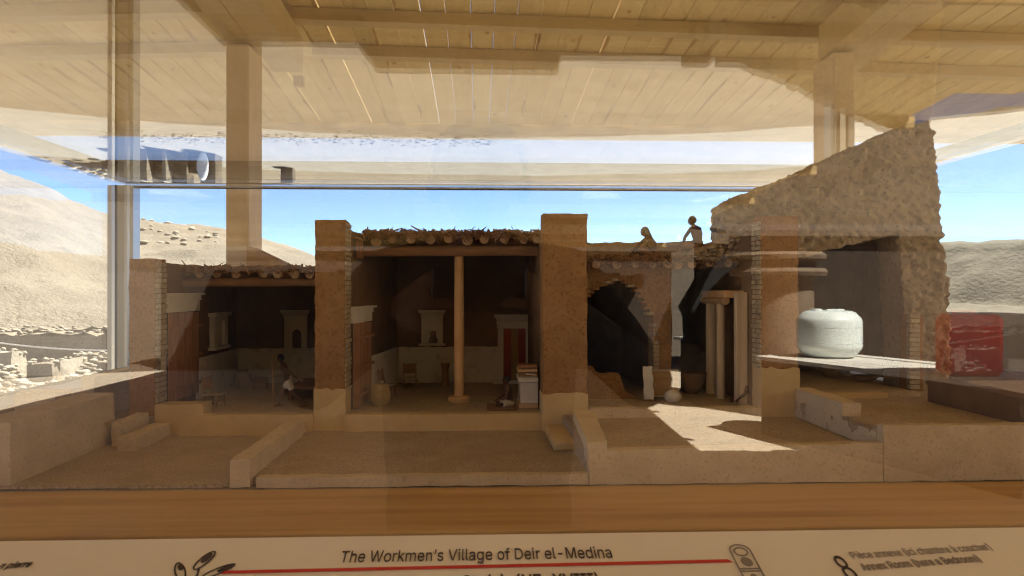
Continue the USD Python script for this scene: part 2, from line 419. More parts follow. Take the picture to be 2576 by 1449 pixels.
# ================================================================ SHELTER
SL = 0.0805
HP = 1.485                       # plank plane: z = ZC + HP - SL*y
sh = thing('shelter', 'cream painted timber roof shelter of planks on beams and posts', 'shelter')
YB0, YB1 = -0.02, 5.06
PW = 0.108
xs0 = -3.4
k = 0
x = xs0
stains = []
while x < 5.0:
    w = PW * rng.uniform(0.93, 1.05)
    gap = 0.002 if rng.random() > 0.15 else rng.uniform(0.0034, 0.0046)
    dz0, dz1 = rng.uniform(-0.002, 0.002), rng.uniform(-0.002, 0.002)
    ya, yb = YB0 + rng.uniform(-0.02, 0.02), YB1 - rng.uniform(0, 0.012)
    sk = rng.uniform(-0.0005, 0.0005)
    pts = []
    for yq, dz in ((ya, dz0), (yb, dz1)):
        zq = ZC + HP - SL * yq + dz
        s_ = sk if yq == yb else 0
        pts += [(x + 0.0028, yq, zq), (x + w - 0.0028 + s_, yq, zq), (x, yq, zq + 0.0032), (x + w + s_, yq, zq + 0.0032), (x, yq, zq + 0.014), (x + w + s_, yq, zq + 0.014)]
    obj('plank', hull(pts), M[('plank', 'plank_b', 'plank_c')[rng.choice((0, 0, 1, 1, 2))]], sh)
    # weather stains along the plank's edge and knots
    if -2.6 < x < 2.6:
        for _ in range(rng.choice((0, 1, 1, 2))):
            y0 = rng.uniform(3.2, 4.7)
            L = rng.uniform(0.15, 0.7)
            n = 9
            side = rng.choice((0, 1))
            outl = []
            for i in range(n + 1):
                q = i / n
                wd = 0.005 + 0.013 * rng.random() * math.sin(math.pi * min(1, q + 0.1))
                outl.append((q, wd))
            y1 = min(y0 + L, 5.03)
            for i in range(n):
                qa, wa = outl[i]; qb, wb = outl[i + 1]
                yA, yB = y0 + (y1 - y0) * qa, y0 + (y1 - y0) * qb
                e = x + 0.0028 if side == 0 else x + w - 0.0028
                sgn_ = 1 if side == 0 else -1
                zA, zB = ZC + HP - SL * yA - 0.003, ZC + HP - SL * yB - 0.003
                stains.append(np.array([(e, yA, zA), (e + sgn_ * wa, yA, zA), (e + sgn_ * wb, yB, zB), (e, yB, zB)]))
        if rng.random() < 0.75:
            yk, xk, rk = rng.uniform(3.3, 4.9), x + w * rng.uniform(0.25, 0.75), rng.uniform(0.006, 0.013)
            a_ = np.arange(8) * 0.785
            p_ = np.stack([xk + rk * np.cos(a_), yk + 1.6 * rk * np.sin(a_), ZC + HP - SL * (yk + 1.6 * rk * np.sin(a_)) - 0.0035], 1)
            stains.append(p_[[0, 1, 2, 3]]); stains.append(p_[[0, 3, 4, 5]]); stains.append(p_[[0, 5, 6, 7]])
    x += w + gap
sv = np.vstack(stains)
sf = np.arange(len(sv)).reshape(-1, 4)
stn = obj('weather_stain', (sv, sf), M['stain'], sh, kind='stuff')

# the roof's other slope, behind the visitor, made paler to light the rooms
SL2 = 0.06
x = -4.2
while x < 5.0:
    w = rng.uniform(.19, .21)
    pts = []
    for yq in ((-11.6 if x < 3.0 else -3.6) + rng.uniform(-.03, .03), -0.018):
        zq = ZC + HP + SL2 * yq
        for xq in (x, x + w):
            pts += [(xq, yq, zq), (xq, yq, zq + .012)]
    obj('plank', hull(pts), M[('pale_plank', 'pale_plank_b')[rng.choice((0, 1))]], sh)
    x += w + .002
for yq in (-1.2, -2.6, -4.2, -5.8, -7.4, -9.0, -10.6, -11.55):
    obj('beam', hull([(xq, yq + dy, ZC + HP + SL2 * (yq + dy) - q) for xq in (-4.2, 3.1 if yq < -3.5 else 5.0) for dy in (0, .07) for q in (.003, .08)]), M['beam'], sh)

HB = 1.43                        # underside of the beams


def beam(a, b, x_from, x_to, deep=0.056, wide=0.062, name='beam'):
    """A cross beam through two points of the picture (its near lower edge), prolonged to x_from .. x_to."""
    pa, pb = onplane(*a, HB, SL), onplane(*b, HB, SL)
    s = (pb[1] - pa[1]) / (pb[0] - pa[0])
    pts = []
    for xq in (x_from, x_to):
        yq = pa[1] + s * (xq - pa[0])
        for dy in (0, wide):
            zb = ZC + HB - SL * (yq + dy)
            pts += [(xq, yq + dy, zb), (xq, yq + dy, ZC + HP - SL * (yq + dy) - 0.003)]
    obj(name, hull(pts), M['beam'], sh)


beam((690, 45), (1718, 82), -0.80, 5.0)
beam((0, 42), (500, 30), -3.4, -1.03)
beam((770, 135), (2085, 178), -0.80, 5.0)
beam((0, 142), (567, 130), -3.4, -1.03)
for yq in (2.75, 2.05, 1.2, 0.35):
    pts = []
    for xq in (-3.4, 5.0):
        for dy in (0, 0.062):
            pts += [(xq, yq + dy, ZC + HB - SL * (yq + dy)), (xq, yq + dy, ZC + HP - SL * (yq + dy) - 0.003)]
    obj('beam', hull(pts), M['beam'], sh)
# end fascia in two boards
obj('fascia_board', box(-3.4, 5.0, 5.064, 5.09, ZC + Z(334, 5.06) - ZC, ZC + HP - SL * 5.06 + 0.02), M['beam'], sh)
obj('fascia_board', box(-3.4, 5.0, 5.092, 5.115, Z(350, 5.1), Z(331, 5.1)), M['beam'], sh)


def rafter(x0, x1, y0, y1, top=0.004, h=1.275):
    pts = []
    for yq in (y0, y1):
        for xq in (x0, x1):
            pts += [(xq, yq, ZC + h - SL * yq), (xq, yq, ZC + HB - SL * yq - top)]
    obj('rafter', hull(pts), M['beam'], sh)


XP0, XP1 = X(567, 3.2), X(625, 3.2)
XQ0, XQ1 = X(2097, 3.2), X(2152, 3.2)
rafter(XP1 + 0.003, -0.80, 0.05, 3.56)
rafter(XP0, XP1, 0.05, 3.34)
rafter(XQ0, XQ1, 0.05, 3.34)
rafter(XQ1 + 0.003, XQ1 + 0.14, 0.05, 3.56)
obj('bolt_block', box(-0.845, -0.80, 3.562, 3.60, ZC + 0.93, ZC + 0.975), M['stain'], sh)
for x0, x1 in ((XP0, XP1), (XQ0, XQ1)):
    obj('post', bevel(x0, x1, 3.2, 3.40, 0.0, ZC + 1.275 - SL * 3.34 - 0.004, 0.006), M['post'], sh)
pb = [at(620, 619, 3.1), at(722, 668, 3.1), at(620, 690, 3.1), at(722, 690, 3.1)]
obj('brace', hull([p + np.array([0, d, 0]) for p in pb for d in (0, 0.16)]), M['stain'], sh, label='short brown wedge-shaped brace at the foot of a post')

# ================================================================ DISPLAY CASE
CX0, CX1, CYF, CYB = -0.815, 0.885, 0.628, 1.83
ZG = ZC + 0.24
T = 0.005
case = thing('display_case', 'large glass display case with aluminium posts around the house model', 'display case')
obj('front_pane', box(CX0, CX1, CYF, CYF + T, ZT - 0.004, ZG - 0.001), M['glass_front'], case)
obj('back_pane', box(CX0 + T, CX1 - T, CYB - T, CYB, ZT + 0.016, ZG - 0.001), M['glass'], case)
obj('side_pane', box(CX0, CX0 + T, CYF + T + 0.001, CYB, ZT + 0.016, ZG - 0.001), M['glass_side'], case)
obj('side_pane', box(CX1 - T, CX1, CYF + T + 0.001, CYB, ZT + 0.016, ZG - 0.001), M['glass_side'], case)
obj('top_pane', box(CX0, CX1, CYF, CYB, ZG, ZG + T), M['glass'], case)


def alu_post(px0, px1, Yp, name='corner_post'):
    x0, x1 = X(px0, Yp), X(px1, Yp)
    w = x1 - x0
    prof = [(0, 0), (w * 0.16, 0), (w * 0.2, -0.004), (w * 0.34, -0.007), (w * 0.4, -0.001), (w * 0.66, 0.0), (w * 0.7, -0.006), (w * 0.82, -0.006), (w * 0.88, 0.0), (w, 0.0), (w, 0.035), (0, 0.035)]
    cs = m3.CrossSection([[[x0 + a, Yp + b] for a, b in prof]], m3.FillRule.EvenOdd)
    return m3.Manifold.extrude(cs, ZG - 0.004 - ZT - 0.001).translate([0, 0, ZT + 0.001])


pl = alu_post(270, 335, CYB - T - 0.04)
obj('corner_post', pl, M['alu'], case)
pr = alu_post(2090, 2150, CYB - T - 0.04)
obj('corner_post', pr, M['alu'], case)
obj('base_rail', box(CX0 + T + 0.001, CX0 + T + 0.012, CYF + T + 0.003, CYB - T - 0.002, ZT + 0.001, ZT + 0.017), M['white_rail'], case)
obj('base_rail', box(CX1 - T - 0.012, CX1 - T - 0.001, CYF + T + 0.003, CYB - T - 0.002, ZT + 0.001, ZT + 0.017), M['white_rail'], case)
obj('gasket', box(CX0 + T + 0.001, CX0 + T + 0.008, CYF + T + 0.003, CYB - T - 0.002, ZT + 0.0175, ZT + 0.021), M['gasket'], case)
obj('top_board', box(CX0, CX1, 1.565, CYB - .002, ZG + T + .001, ZG + T + .012), M['screen'], case)
obj('top_board', box(CX0, CX0 + .07, CYF, 1.564, ZG + T + .001, ZG + T + .012), M['screen'], case)
obj('top_board', box(CX1 - .05, CX1, CYF, 1.564, ZG + T + .001, ZG + T + .012), M['screen'], case)
obj('edge_glint_strip', box(CX0 + T, CX1 - T, CYB - T - 0.010, CYB - T - 0.0005, ZG - 0.0045, ZG - 0.0005), M['white_rail'], case)  # white strip standing in for light refracted at the glass edge
obj('gasket', box(CX0 + T, CX1 - T, CYB - T - 0.010, CYB - T - 0.0005, ZG - 0.0062, ZG - 0.0047), M['gasket'], case)  # dark line of the same refracted edge, added as a strip
obj('base_board', box(CX0, CX1, 0.775, CYB, ZT - 0.06, ZT - 0.0005), M['court'], case)
led = bevel(CX0 + T + 0.001, CX1 - T - 0.001, CYF + T + 0.001, 0.7745, ZT - 0.0598, ZT, 0.001)
obj('wooden_ledge', led, M['bar'], case)
for x0 in (CX0 + 0.02, CX1 - 0.1):
    for y0 in (0.79, CYB - 0.1):
        obj('leg', box(x0, x0 + 0.08, y0, y0 + 0.08, 0.0, ZT - 0.0605), M['bar'], case)

# ================================================================ SIGN
TH = math.radians(17)
SO = np.array([0, 0.626, ZT - 0.0005])
SD = np.array([0, -math.cos(TH), -math.sin(TH)])            # down the slope
SN = np.array([0, -math.sin(TH), math.cos(TH)])


def sgn(px, row):
    d = direction(px, row)
    c = np.array([0, 0, ZC])
    t = np.dot(SO - c, SN) / np.dot(d, SN)
    p = c + d * t
    return float(p[0]), float(np.dot(p - SO, SD))           # x, distance down the slope


def to_sign(mesh, x, s, rot=0.0, lift=0.0006, sx=1.0):
    t = mesh.copy()
    v = np.array(t.vertices)
    v[:, 0] *= sx
    c_, s_ = math.cos(rot), math.sin(rot)
    v[:, :2] = v[:, :2] @ np.array([[c_, s_], [-s_, c_]])
    w = SO + np.outer(v[:, 0] + x, [1, 0, 0]) + np.outer(s - v[:, 1], SD) + np.outer(v[:, 2] + lift, SN)
    t.vertices = w
    return t


sign = thing('sign_board', 'sloping cream information board with black lettering and a red line', 'sign')
pn = []
for xq in (CX0 - 0.3, CX1 + 0.3):
    for s_ in (0.0, 0.5):
        for n_ in (0.0, -0.012):
            pn.append(SO + np.array([xq, 0, 0]) + SD * s_ + SN * n_)
obj('panel', hull(pn), M['paper'], sign)


def text(txt, p0, p1, cap_rows, material, name, bold=False, italic=0.0):
    (xa, sa), (xb, sb) = sgn(*p0), sgn(*p1)
    capa = sgn(p0[0], p0[1])[1] - sgn(p0[0], p0[1] - cap_rows)[1]
    t = meshkit.text_mesh(txt, capa, 0.0003, bold)
    if italic:
        v = np.array(t.vertices); v[:, 0] += italic * v[:, 1]; t.vertices = v
    wd = t.bounds[1][0]
    L = math.hypot(xb - xa, sb - sa)
    obj(name, to_sign(t, xa, sa, math.atan2(-(sb - sa), xb - xa), sx=L / wd), material, sign)


text("The Workmen\u2019s Village of Deir el-Medina", (853, 1416), (1541, 1404), 28, M['ink'], 'title_lettering')
text("Sta(s)  (NE-XVIII)", (1160, 1481), (1510, 1474), 31, M['ink'], 'subtitle_lettering', bold=True)
text("Pi\u00e8ce annexe (ici chambre \u00e0 coucher)", (2146, 1407), (2497, 1384), 17, M['ink_grey'], 'caption_lettering')
text("Annex Room (here a Bedroom)", (2172, 1436), (2470, 1413), 17, M['ink_grey'], 'caption_lettering', bold=True)
text("8", (2132, 1462), (2166, 1460), 62, M['ink'], 'number_lettering')
text("n pierre", (-6, 1432), (77, 1427), 15, M['ink'], 'caption_lettering', bold=True, italic=0.3)
(xa, sa), (xb, sb) = sgn(565, 1441), sgn(1835, 1412)
hw = 0.0017
line = trimesh.creation.extrude_polygon(sg.Polygon([(xa - 0.002, -sa - hw), (xa + 0.001, -sa + hw), (xb - 0.001, -sb + hw), (xb + 0.002, -sb - hw)]), 0.0003)
obj('red_line', to_sign(line, 0, 0), M['ink_red'], sign)


def strokes(polys, px, row, name, material, rot=0.0):
    x, s = sgn(px, row)
    u = unary_union(polys)
    t = trimesh.util.concatenate([trimesh.creation.extrude_polygon(g, 0.0003) for g in getattr(u, 'geoms', [u])])
    obj(name, to_sign(t, x, s, rot), material, sign)


def ellipse(cx, cy, a, b, rot):
    return affinity.translate(affinity.rotate(affinity.scale(sg.Point(0, 0).buffer(1, 16), a, b), rot), cx, cy)


pet = [ellipse(0.0005, 0.017, 0.0045, 0.012, -20), ellipse(-0.013, 0.004, 0.004, 0.012, 28), ellipse(0.015, 0.004, 0.004, 0.013, -52)]
rings = [p.difference(p.buffer(-0.0013)) for p in pet]
rings += [ellipse(0.0012, 0.020, 0.0026, 0.006, -20), ellipse(0.019, 0.007, 0.002, 0.006, -52), ellipse(-0.0145, 0.009, 0.002, 0.004, 28)]
rings += [sg.LineString([(0, 0.006), (0.001, 0.0), (0.0, -0.02)]).buffer(0.0008)]
strokes(rings, 494, 1447, 'lotus_emblem', M['ink'])
cap = sg.LineString([(0, 0), (0, -0.05)]).buffer(0.0085)
cart = [cap.difference(cap.buffer(-0.0011)), sg.Point(0, -0.001).buffer(0.0056).difference(sg.Point(0, -0.001).buffer(0.0044)),
        ellipse(0.0005, -0.0135, 0.0042, 0.0055, 10), sg.box(-0.0072, -0.0225, 0.0072, -0.0213), sg.box(-0.0072, -0.0255, 0.0072, -0.0243),
        ellipse(0, -0.034, 0.003, 0.006, 0)]
strokes(cart, 1862, 1387, 'cartouche_emblem', M['ink_grey'])

# ================================================================ MODEL BASE: courts and low walls
YF = 0.782
base = thing('courtyard', 'brown earth courtyards with pale sand kerbs along the front of the model', 'courtyard')
z_left, z_mid, z_rm, z_right = ZT + 0.004, Z(1197, YF) - 0.001, ZC - 0.166, ZC - 0.1445
XA, XB, XCc, XD = CX0 + 0.02, X(582, YF), X(1480, YF), 0.4139
XE = CX1 - 0.02


def court(x0, x1, y0, y1, z, seed):
    obj('court_floor', rough(box(x0, x1, y0, y1, ZT + 0.0002, z), 0.012, 0.0012, 45, seed), M['court'], base, True)


court(XA, XB - 0.0005, YF, 1.14, z_left, 1)
court(XB + 0.0005, XCc, YF + 0.008, 1.08, z_mid, 2)
court(XCc + 0.0005, XD, YF + 0.01, 1.08, z_rm, 3)
court(XD + 0.0005, XE, YF + 0.01, 1.2, z_right, 4)
obj('front_kerb', rough(box(XB + 0.026, XCc - 0.0005, YF - 0.004, YF + 0.0075, ZT + 0.0006, Z(1193, YF)), 0.005, 0.0011, 70, 5), M['sand'], base, 40)
obj('front_kerb', rough(hull([(XCc + 0.0005, YF - 0.004, ZT + 0.0006), (XCc + 0.0005, YF + 0.0095, ZT + 0.0006), (XD, YF - 0.004, ZT + 0.0006), (XD, YF + 0.0095, ZT + 0.0006),
                              (XCc + 0.0005, YF - 0.004, ZC - 0.1625), (XCc + 0.0005, YF + 0.0095, ZC - 0.1625), (XD, YF - 0.004, ZC - 0.157), (XD, YF + 0.0095, ZC - 0.157)]), 0.005, 0.0011, 70, 6), M['sand'], base, 40)
obj('front_kerb', rough(box(XD + 0.0005, XE, YF - 0.004, YF + 0.0095, ZT + 0.0006, ZC - 0.1395), 0.006, 0.0011, 70, 7), M['sand'], base, 40)


def low_wall(label, m, seed, material='sand', group=None, amp=0.0013):
    t = thing('low_wall', label, 'low wall', group)
    obj('wall_body', rough(m, 0.0055, amp, 75, seed), M[material], t, 40)
    return t


xl = X(27, 0.785)
low_wall('tallest pale sand courtyard wall at the far left edge of the model', box(xl - 0.041, xl, 0.785, 1.003, z_left - 0.001, ZC - 0.131), 11)
x2 = X(632, 0.785)
low_wall('pale sand wall with squared front end between left and middle courtyards', box(X(583, 0.785), x2, 0.780, 1.005, ZT + 0.001, ZC - 0.1685), 12)
low_wall('short low stub of sand wall just behind the wall dividing the left courtyards', box(X(583, 0.785) + 0.003, x2 - 0.002, 1.007, 1.046, z_mid - 0.002, ZC - 0.174), 13)
m_ = hull([(X(1480, .784), .780, ZT + .001), (X(1527, .784), .780, ZT + .001), (X(1476, .784), .780, Z(1112, .784)), (X(1525, .784), .780, Z(1110, .784)),
           (X(1447, .96), .985, z_mid), (X(1499, .96), .985, z_mid), (X(1447, .96), .985, ZC - .1535), (X(1499, .96), .985, ZC - .1535)])
low_wall('pale sand wall right of the yellow step, between middle and right courtyards', m_, 14, 'sand')
low_wall('stepped sand wall in front of the rubble-topped pier', box(XD, XD + 0.022, 0.868, 1.0, z_rm - 0.002, ZC - 0.129) + box(XD, XD + 0.0225, 0.792, 0.8685, z_rm - 0.002, ZC - 0.148), 15, 'sand')
low_wall('sand wall at the far right of the model with shade put into its brown colour', box(0.58, 0.61, 0.796, 0.98, z_right - 0.002, ZC - 0.116), 16, 'mud_in')  # darker material stands for this wall's side turned from the light
low_wall('low outer wall running back behind the leftmost pier', box(X(205, 1.19), X(237, 1.19), 1.19, 1.46, ZT + 0.001, ZC - 0.131), 17, 'sand')
low_wall('short cross wall behind the tallest courtyard wall at far left', box(X(14, 1.0), X(117, 1.0), 1.02, 1.06, ZT + 0.001, ZC - 0.132), 18, 'sand')
low_wall('lowest cross wall between the two outer street walls on the left', box(X(117, 1.0), X(205, 1.19), 1.12, 1.17, ZT + 0.001, ZC - 0.152), 19, 'sand')

# steps
st = thing('stair', 'two wide sand steps beside the leftmost pier', 'steps')
obj('step', rough(box(X(300, 0.95), X(350, 0.95), 0.945, 1.083, z_left - 0.001, ZC - 0.176), 0.005, 0.0011, 75, 21), M['sand'], st, 40)
obj('step', rough(box(X(285, 0.98), X(350, 0.95) - 0.03, 0.975, 1.09, z_left - 0.001, ZC - 0.163), 0.005, 0.0011, 75, 22), M['sand'], st, 40)
yst = obj('yellow_step', rough(bevel(X(1388, .92), X(1456, .92), .902, 1.016, z_mid - .001, ZC - .1765, .003), .005, .0012, 75, 23), M['sand_yellow'], None, 40)
tag(yst, 'yellow sandstone step block in the middle courtyard by the big pier', 'step')

# ================================================================ HOUSE
YH, YBK = 1.05, 1.40
ZF, ZK = ZC - 0.168, ZC - 0.156
house = thing('model_house', 'cutaway brown mudbrick model house with open rooms, log roofs and piers', 'model house')
xa_r = X(390, YH)                                            # inner face of outer wall
xb_l, xb_r = X(793, YH), X(868, YH)
xc_l, xc_r = X(1367, 1.03), X(1477, 1.03)
xd_l, xd_r = X(1915, 1.0), X(2008, 1.0)
xbb = X(998, YBK)                                            # inner face at the back corner of room two
obj('floor_slab', rough(box(X(325, YH), xc_l, YH, YBK, ZT + 0.002, ZF), 0.01, 0.001, 60, 31), M['court'], house, True)
obj('front_ledge', rough(box(X(455, YH), xb_l - 0.0005, YH - 0.010, YH + 0.006, ZT + 0.003, ZF + 0.002), 0.005, 0.0012, 75, 32), M['sand_yellow'], house, 40)
obj('front_ledge', rough(box(xb_r + 0.0005, xc_l + 0.001, YH - 0.012, YH + 0.006, ZT + 0.003, ZF + 0.002), 0.005, 0.0012, 75, 33), M['sand_yellow'], house, 40)
obj('threshold', rough(box(X(393, YH), X(513, YH), YH - 0.004, YH + 0.03, ZT + 0.004, ZC - 0.1525), 0.005, 0.0012, 75, 34), M['sand_yellow'], house, 40)
obj('floor_slab', rough(box(xc_r + 0.0005, xd_l + 0.002, 1.012, YBK, ZT + 0.002, ZK), 0.01, 0.001, 60, 35), M['court'], house, True)
obj('front_ledge', rough(box(xc_r + 0.0005, xd_l, 0.998, 1.016, ZT + 0.003, ZK + 0.0015), 0.005, 0.0012, 75, 36), M['sand'], house, 40)
obj('floor_slab', rough(box(xd_r, 0.60, 1.03, YBK, ZT + 0.002, ZC - 0.140), 0.01, 0.001, 60, 37), M['court'], house, True)


def pier(x0, x1, y0, y1, zb, zt, seed, plaster=None, edge_rough=0.0016):
    zs = plaster if plaster else zb
    t = obj('pier', rough(box(x0, x1, y0, y1, zs, zt), 0.0055, edge_rough, 80, seed), M['mud'], house, 35)
    if plaster:
        # ragged pale plaster at the foot
        poly = [(x0 - 0.0012, zb), (x1 + 0.0012, zb)]
        n = 14
        for i in range(n + 1):
            q = 1 - i / n
            poly.append((x0 - 0.0012 + q * (x1 - x0 + 0.0024), plaster + 0.004 + 0.006 * (meshkit.noise(np.array([[q * 7, seed, 0.3]]), seed)[0] - 0.3)))
        obj('pier_foot', rough(extrude_xz(poly, y0 - 0.0025, y1), 0.0055, 0.0009, 90, seed + 1), M['sand_yellow'], house, 35)
    return t


def bricks(xf, y0, y1, z0, z1, n, side, seed, parent):
    """A stack of brick courses standing proud of a pier's side face at x = xf (side +1: facing +x)."""
    g = random.Random(seed)
    h = (z1 - z0) / n
    for i in range(n):
        za = z0 + i * h
        out = 0.0022 + g.uniform(-0.0006, 0.0008)
        ya, yb = y0 + g.uniform(0.0, 0.0012), y1 + g.uniform(-0.002, 0.0012)
        x0, x1 = (xf - 0.002, xf + out) if side > 0 else (xf - out, xf + 0.002)
        tilt = g.uniform(-0.0004, 0.0004)
        cuts = [(ya, yb)] if i % 2 == 0 else [(ya, (ya + yb) / 2 - 0.0005 + g.uniform(-.003, .003)), ((ya + yb) / 2 + 0.0005 + 0.003, yb)]
        for (c0, c1) in cuts:
            b = bevel(x0, x1, c0, c1, za + 0.0005, za + h - 0.0005, 0.0006).translate([0, 0, tilt])
            obj('brick', b, M[g.choice(('brick', 'brick_b'))], parent)


pa = pier(X(325, YH), xa_r, YH, YH + 0.035, ZT + 0.004, Z(652, YH), 41)
bricks(xa_r, YH + 0.001, YH + 0.034, ZC - 0.152, Z(660, YH), 27, 1, 5, pa)
pb_ = pier(xb_l, xb_r, YH - 0.002, YH + 0.039, ZT + 0.003, Z(555, YH), 43, plaster=Z(985, YH))
bricks(xb_r, YH - 0.001, YH + 0.038, Z(985, YH), Z(560, YH), 35, 1, 6, pb_)
pc = pier(xc_l, xc_r, 1.03, 1.08, z_mid + 0.001, Z(536, 1.03), 45, plaster=Z(1000, 1.03), edge_rough=0.0018)
pd_ = pier(xd_l, xd_r, 1.0, 1.03, z_rm - 0.001, Z(540, 1.0), 47, plaster=Z(940, 1.0))
bricks(xd_l, 1.0, 1.03, Z(930, 1.0), Z(552, 1.0), 30, -1, 7, pd_)

# cross walls and back walls
z1t, z2t, z3t = ZC + 0.037, ZC + 0.083, ZC + 0.055
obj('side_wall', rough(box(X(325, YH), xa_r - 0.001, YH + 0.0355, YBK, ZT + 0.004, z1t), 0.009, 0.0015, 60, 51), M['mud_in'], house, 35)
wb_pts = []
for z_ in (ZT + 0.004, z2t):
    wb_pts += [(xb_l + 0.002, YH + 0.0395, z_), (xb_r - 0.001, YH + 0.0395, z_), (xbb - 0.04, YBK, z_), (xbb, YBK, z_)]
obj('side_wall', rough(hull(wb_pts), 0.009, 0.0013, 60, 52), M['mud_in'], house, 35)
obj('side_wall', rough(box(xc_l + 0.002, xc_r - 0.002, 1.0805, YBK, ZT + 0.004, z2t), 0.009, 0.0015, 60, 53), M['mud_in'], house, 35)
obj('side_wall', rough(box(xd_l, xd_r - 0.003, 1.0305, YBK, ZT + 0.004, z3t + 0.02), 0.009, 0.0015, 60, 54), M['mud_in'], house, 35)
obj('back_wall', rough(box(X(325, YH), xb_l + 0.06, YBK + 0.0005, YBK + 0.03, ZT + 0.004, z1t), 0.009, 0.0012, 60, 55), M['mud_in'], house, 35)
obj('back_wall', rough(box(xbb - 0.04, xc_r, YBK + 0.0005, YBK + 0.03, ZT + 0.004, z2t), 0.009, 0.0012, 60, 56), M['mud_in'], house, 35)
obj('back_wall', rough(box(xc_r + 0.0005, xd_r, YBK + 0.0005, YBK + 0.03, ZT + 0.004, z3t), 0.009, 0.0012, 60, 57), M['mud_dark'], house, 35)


# whitewashed dados, with a ragged upper edge
def ragged(x0, x1, zb, zt, seed, n=26, a=0.0022):
    return [(x0, zb), (x1, zb)] + [(x1 + (x0 - x1) * i / n, zt + a * (meshkit.noise(np.array([[i * 0.9, seed, 0]]), seed)[0] - 0.5)) for i in range(n + 1)]


zd = Z(872, YBK)
obj('dado', extrude_xz(ragged(xa_r + 0.002, xb_l + 0.06, ZF + 0.001, zd - 0.002, 3), YBK - 0.0022, YBK), M['dado'], house)
obj('dado', extrude_xz(ragged(xbb + 0.002, xc_l + 0.04, ZF + 0.001, zd, 4), YBK - 0.0022, YBK), M['dado'], house)


def on_wall(p0, p1, u0, u1, zb, zt, out0, out1):
    """A slab on a wall whose face runs from p0 to p1 (plan), between the fractions u0..u1; sticks out to the right of p0->p1."""
    p0, p1 = np.array(p0[:2], float), np.array(p1[:2], float)
    d = p1 - p0
    n = np.array([d[1], -d[0]]) / np.linalg.norm(d)
    pts = []
    for u_ in (u0, u1):
        for o_ in (out0, out1):
            q = p0 + d * u_ + n * o_
            pts += [(q[0], q[1], zb), (q[0], q[1], zt)]
    return hull(pts)


A0, A1 = (xa_r - 0.001, YH + 0.0355), (xa_r - 0.001, YBK)
B0, B1 = (xb_r - 0.001, YH + 0.0395), (xbb, YBK)


def wall_u(P0, P1, px):
    """Fraction along a wall face that is seen at picture column px."""
    lo, hi = 0.0, 1.0
    d = direction(px, 729)
    P0, P1 = np.array(P0), np.array(P1)
    den = (P1 - P0)
    # (P0 + u den) parallel to d
    return float(-(P0[0] * d[1] - P0[1] * d[0]) / (den[0] * d[1] - den[1] * d[0]))


obj('dado', on_wall(A0, A1, wall_u(A0, A1, 493), 0.997, ZF + 0.001, zd - 0.002, -0.001, 0.0035), M['dado'], house)
obj('dado', on_wall(B0, B1, wall_u(B0, B1, 929), 0.995, ZF + 0.001, zd, -0.001, 0.0035), M['dado'], house)


def plank_door(P0, P1, px0, px1, zb, zt, n, zlint, label, seed):
    g = random.Random(seed)
    u0, u1 = wall_u(P0, P1, px0), wall_u(P0, P1, px1)
    d = obj('door', on_wall(P0, P1, u0, u1, zb, zt, -0.001, 0.003), M['mud_dark'], house, label=label)
    for i in range(n):
        a, b = u0 + (u1 - u0) * i / n, u0 + (u1 - u0) * (i + 1) / n
        e = (b - a) * 0.085
        obj('plank', on_wall(P0, P1, a + e, b - e, zb + g.uniform(0, .001), zt - g.uniform(0, .002), 0.0032, 0.0055 + g.uniform(0, .0008)), M['door'], d)
    for zz in (zb + (zt - zb) * 0.13, zb + (zt - zb) * 0.47, zb + (zt - zb) * 0.82):
        obj('batten', on_wall(P0, P1, u0 - 0.002, u1 + 0.01, zz - 0.002, zz + 0.002, 0.0066, 0.0095), M['door'], d)
    # white cavetto lintel
    L = [(0.000, 0.60, 0.006, 0.0), (0.60, 0.68, 0.0085, 0.004), (0.68, 0.88, 0.0075, 0.002), (0.88, 1.0, 0.013, 0.008)]
    hh = zlint - zt
    ln = None
    for (f0, f1, o, ex) in L:
        s_ = on_wall(P0, P1, u0 - 0.004 - ex * .5, u1 + 0.006 + ex, zt + hh * f0, zt + hh * f1, -0.001, o)
        if ln is None:
            ln = obj('door_lintel', s_, M['white'], house)
        else:
            obj('moulding', s_, M['white'], ln)


plank_door(A0, A1, 415, 492, ZC - 0.156, Z(783, 1.14), 4, Z(737, 1.14), 'brown plank door in the outer wall of the left room', 3)
plank_door(B0, B1, 881, 926, ZF + 0.001, Z(812, 1.11), 3, Z(771, 1.11), 'brown plank door in the wall of the column room', 4)
# little barred window high in the wall of the second room
u0, u1 = wall_u(B0, B1, 889), wall_u(B0, B1, 907)
wn = obj('window', on_wall(B0, B1, u0, u1, Z(650, 1.12), Z(604, 1.12), -0.001, 0.003), M['mud_dark'], house)
for i in range(3):
    a = u0 + (u1 - u0) * (i + 0.5) / 3
    obj('bar', on_wall(B0, B1, a - 0.006, a + 0.006, Z(649, 1.12), Z(605, 1.12), 0.0032, 0.0055), M['door'], wn)
obj('frame', on_wall(B0, B1, u0 - 0.02, u1 + 0.02, Z(603.5, 1.12), Z(598, 1.12), -0.001, 0.006), M['door'], wn)


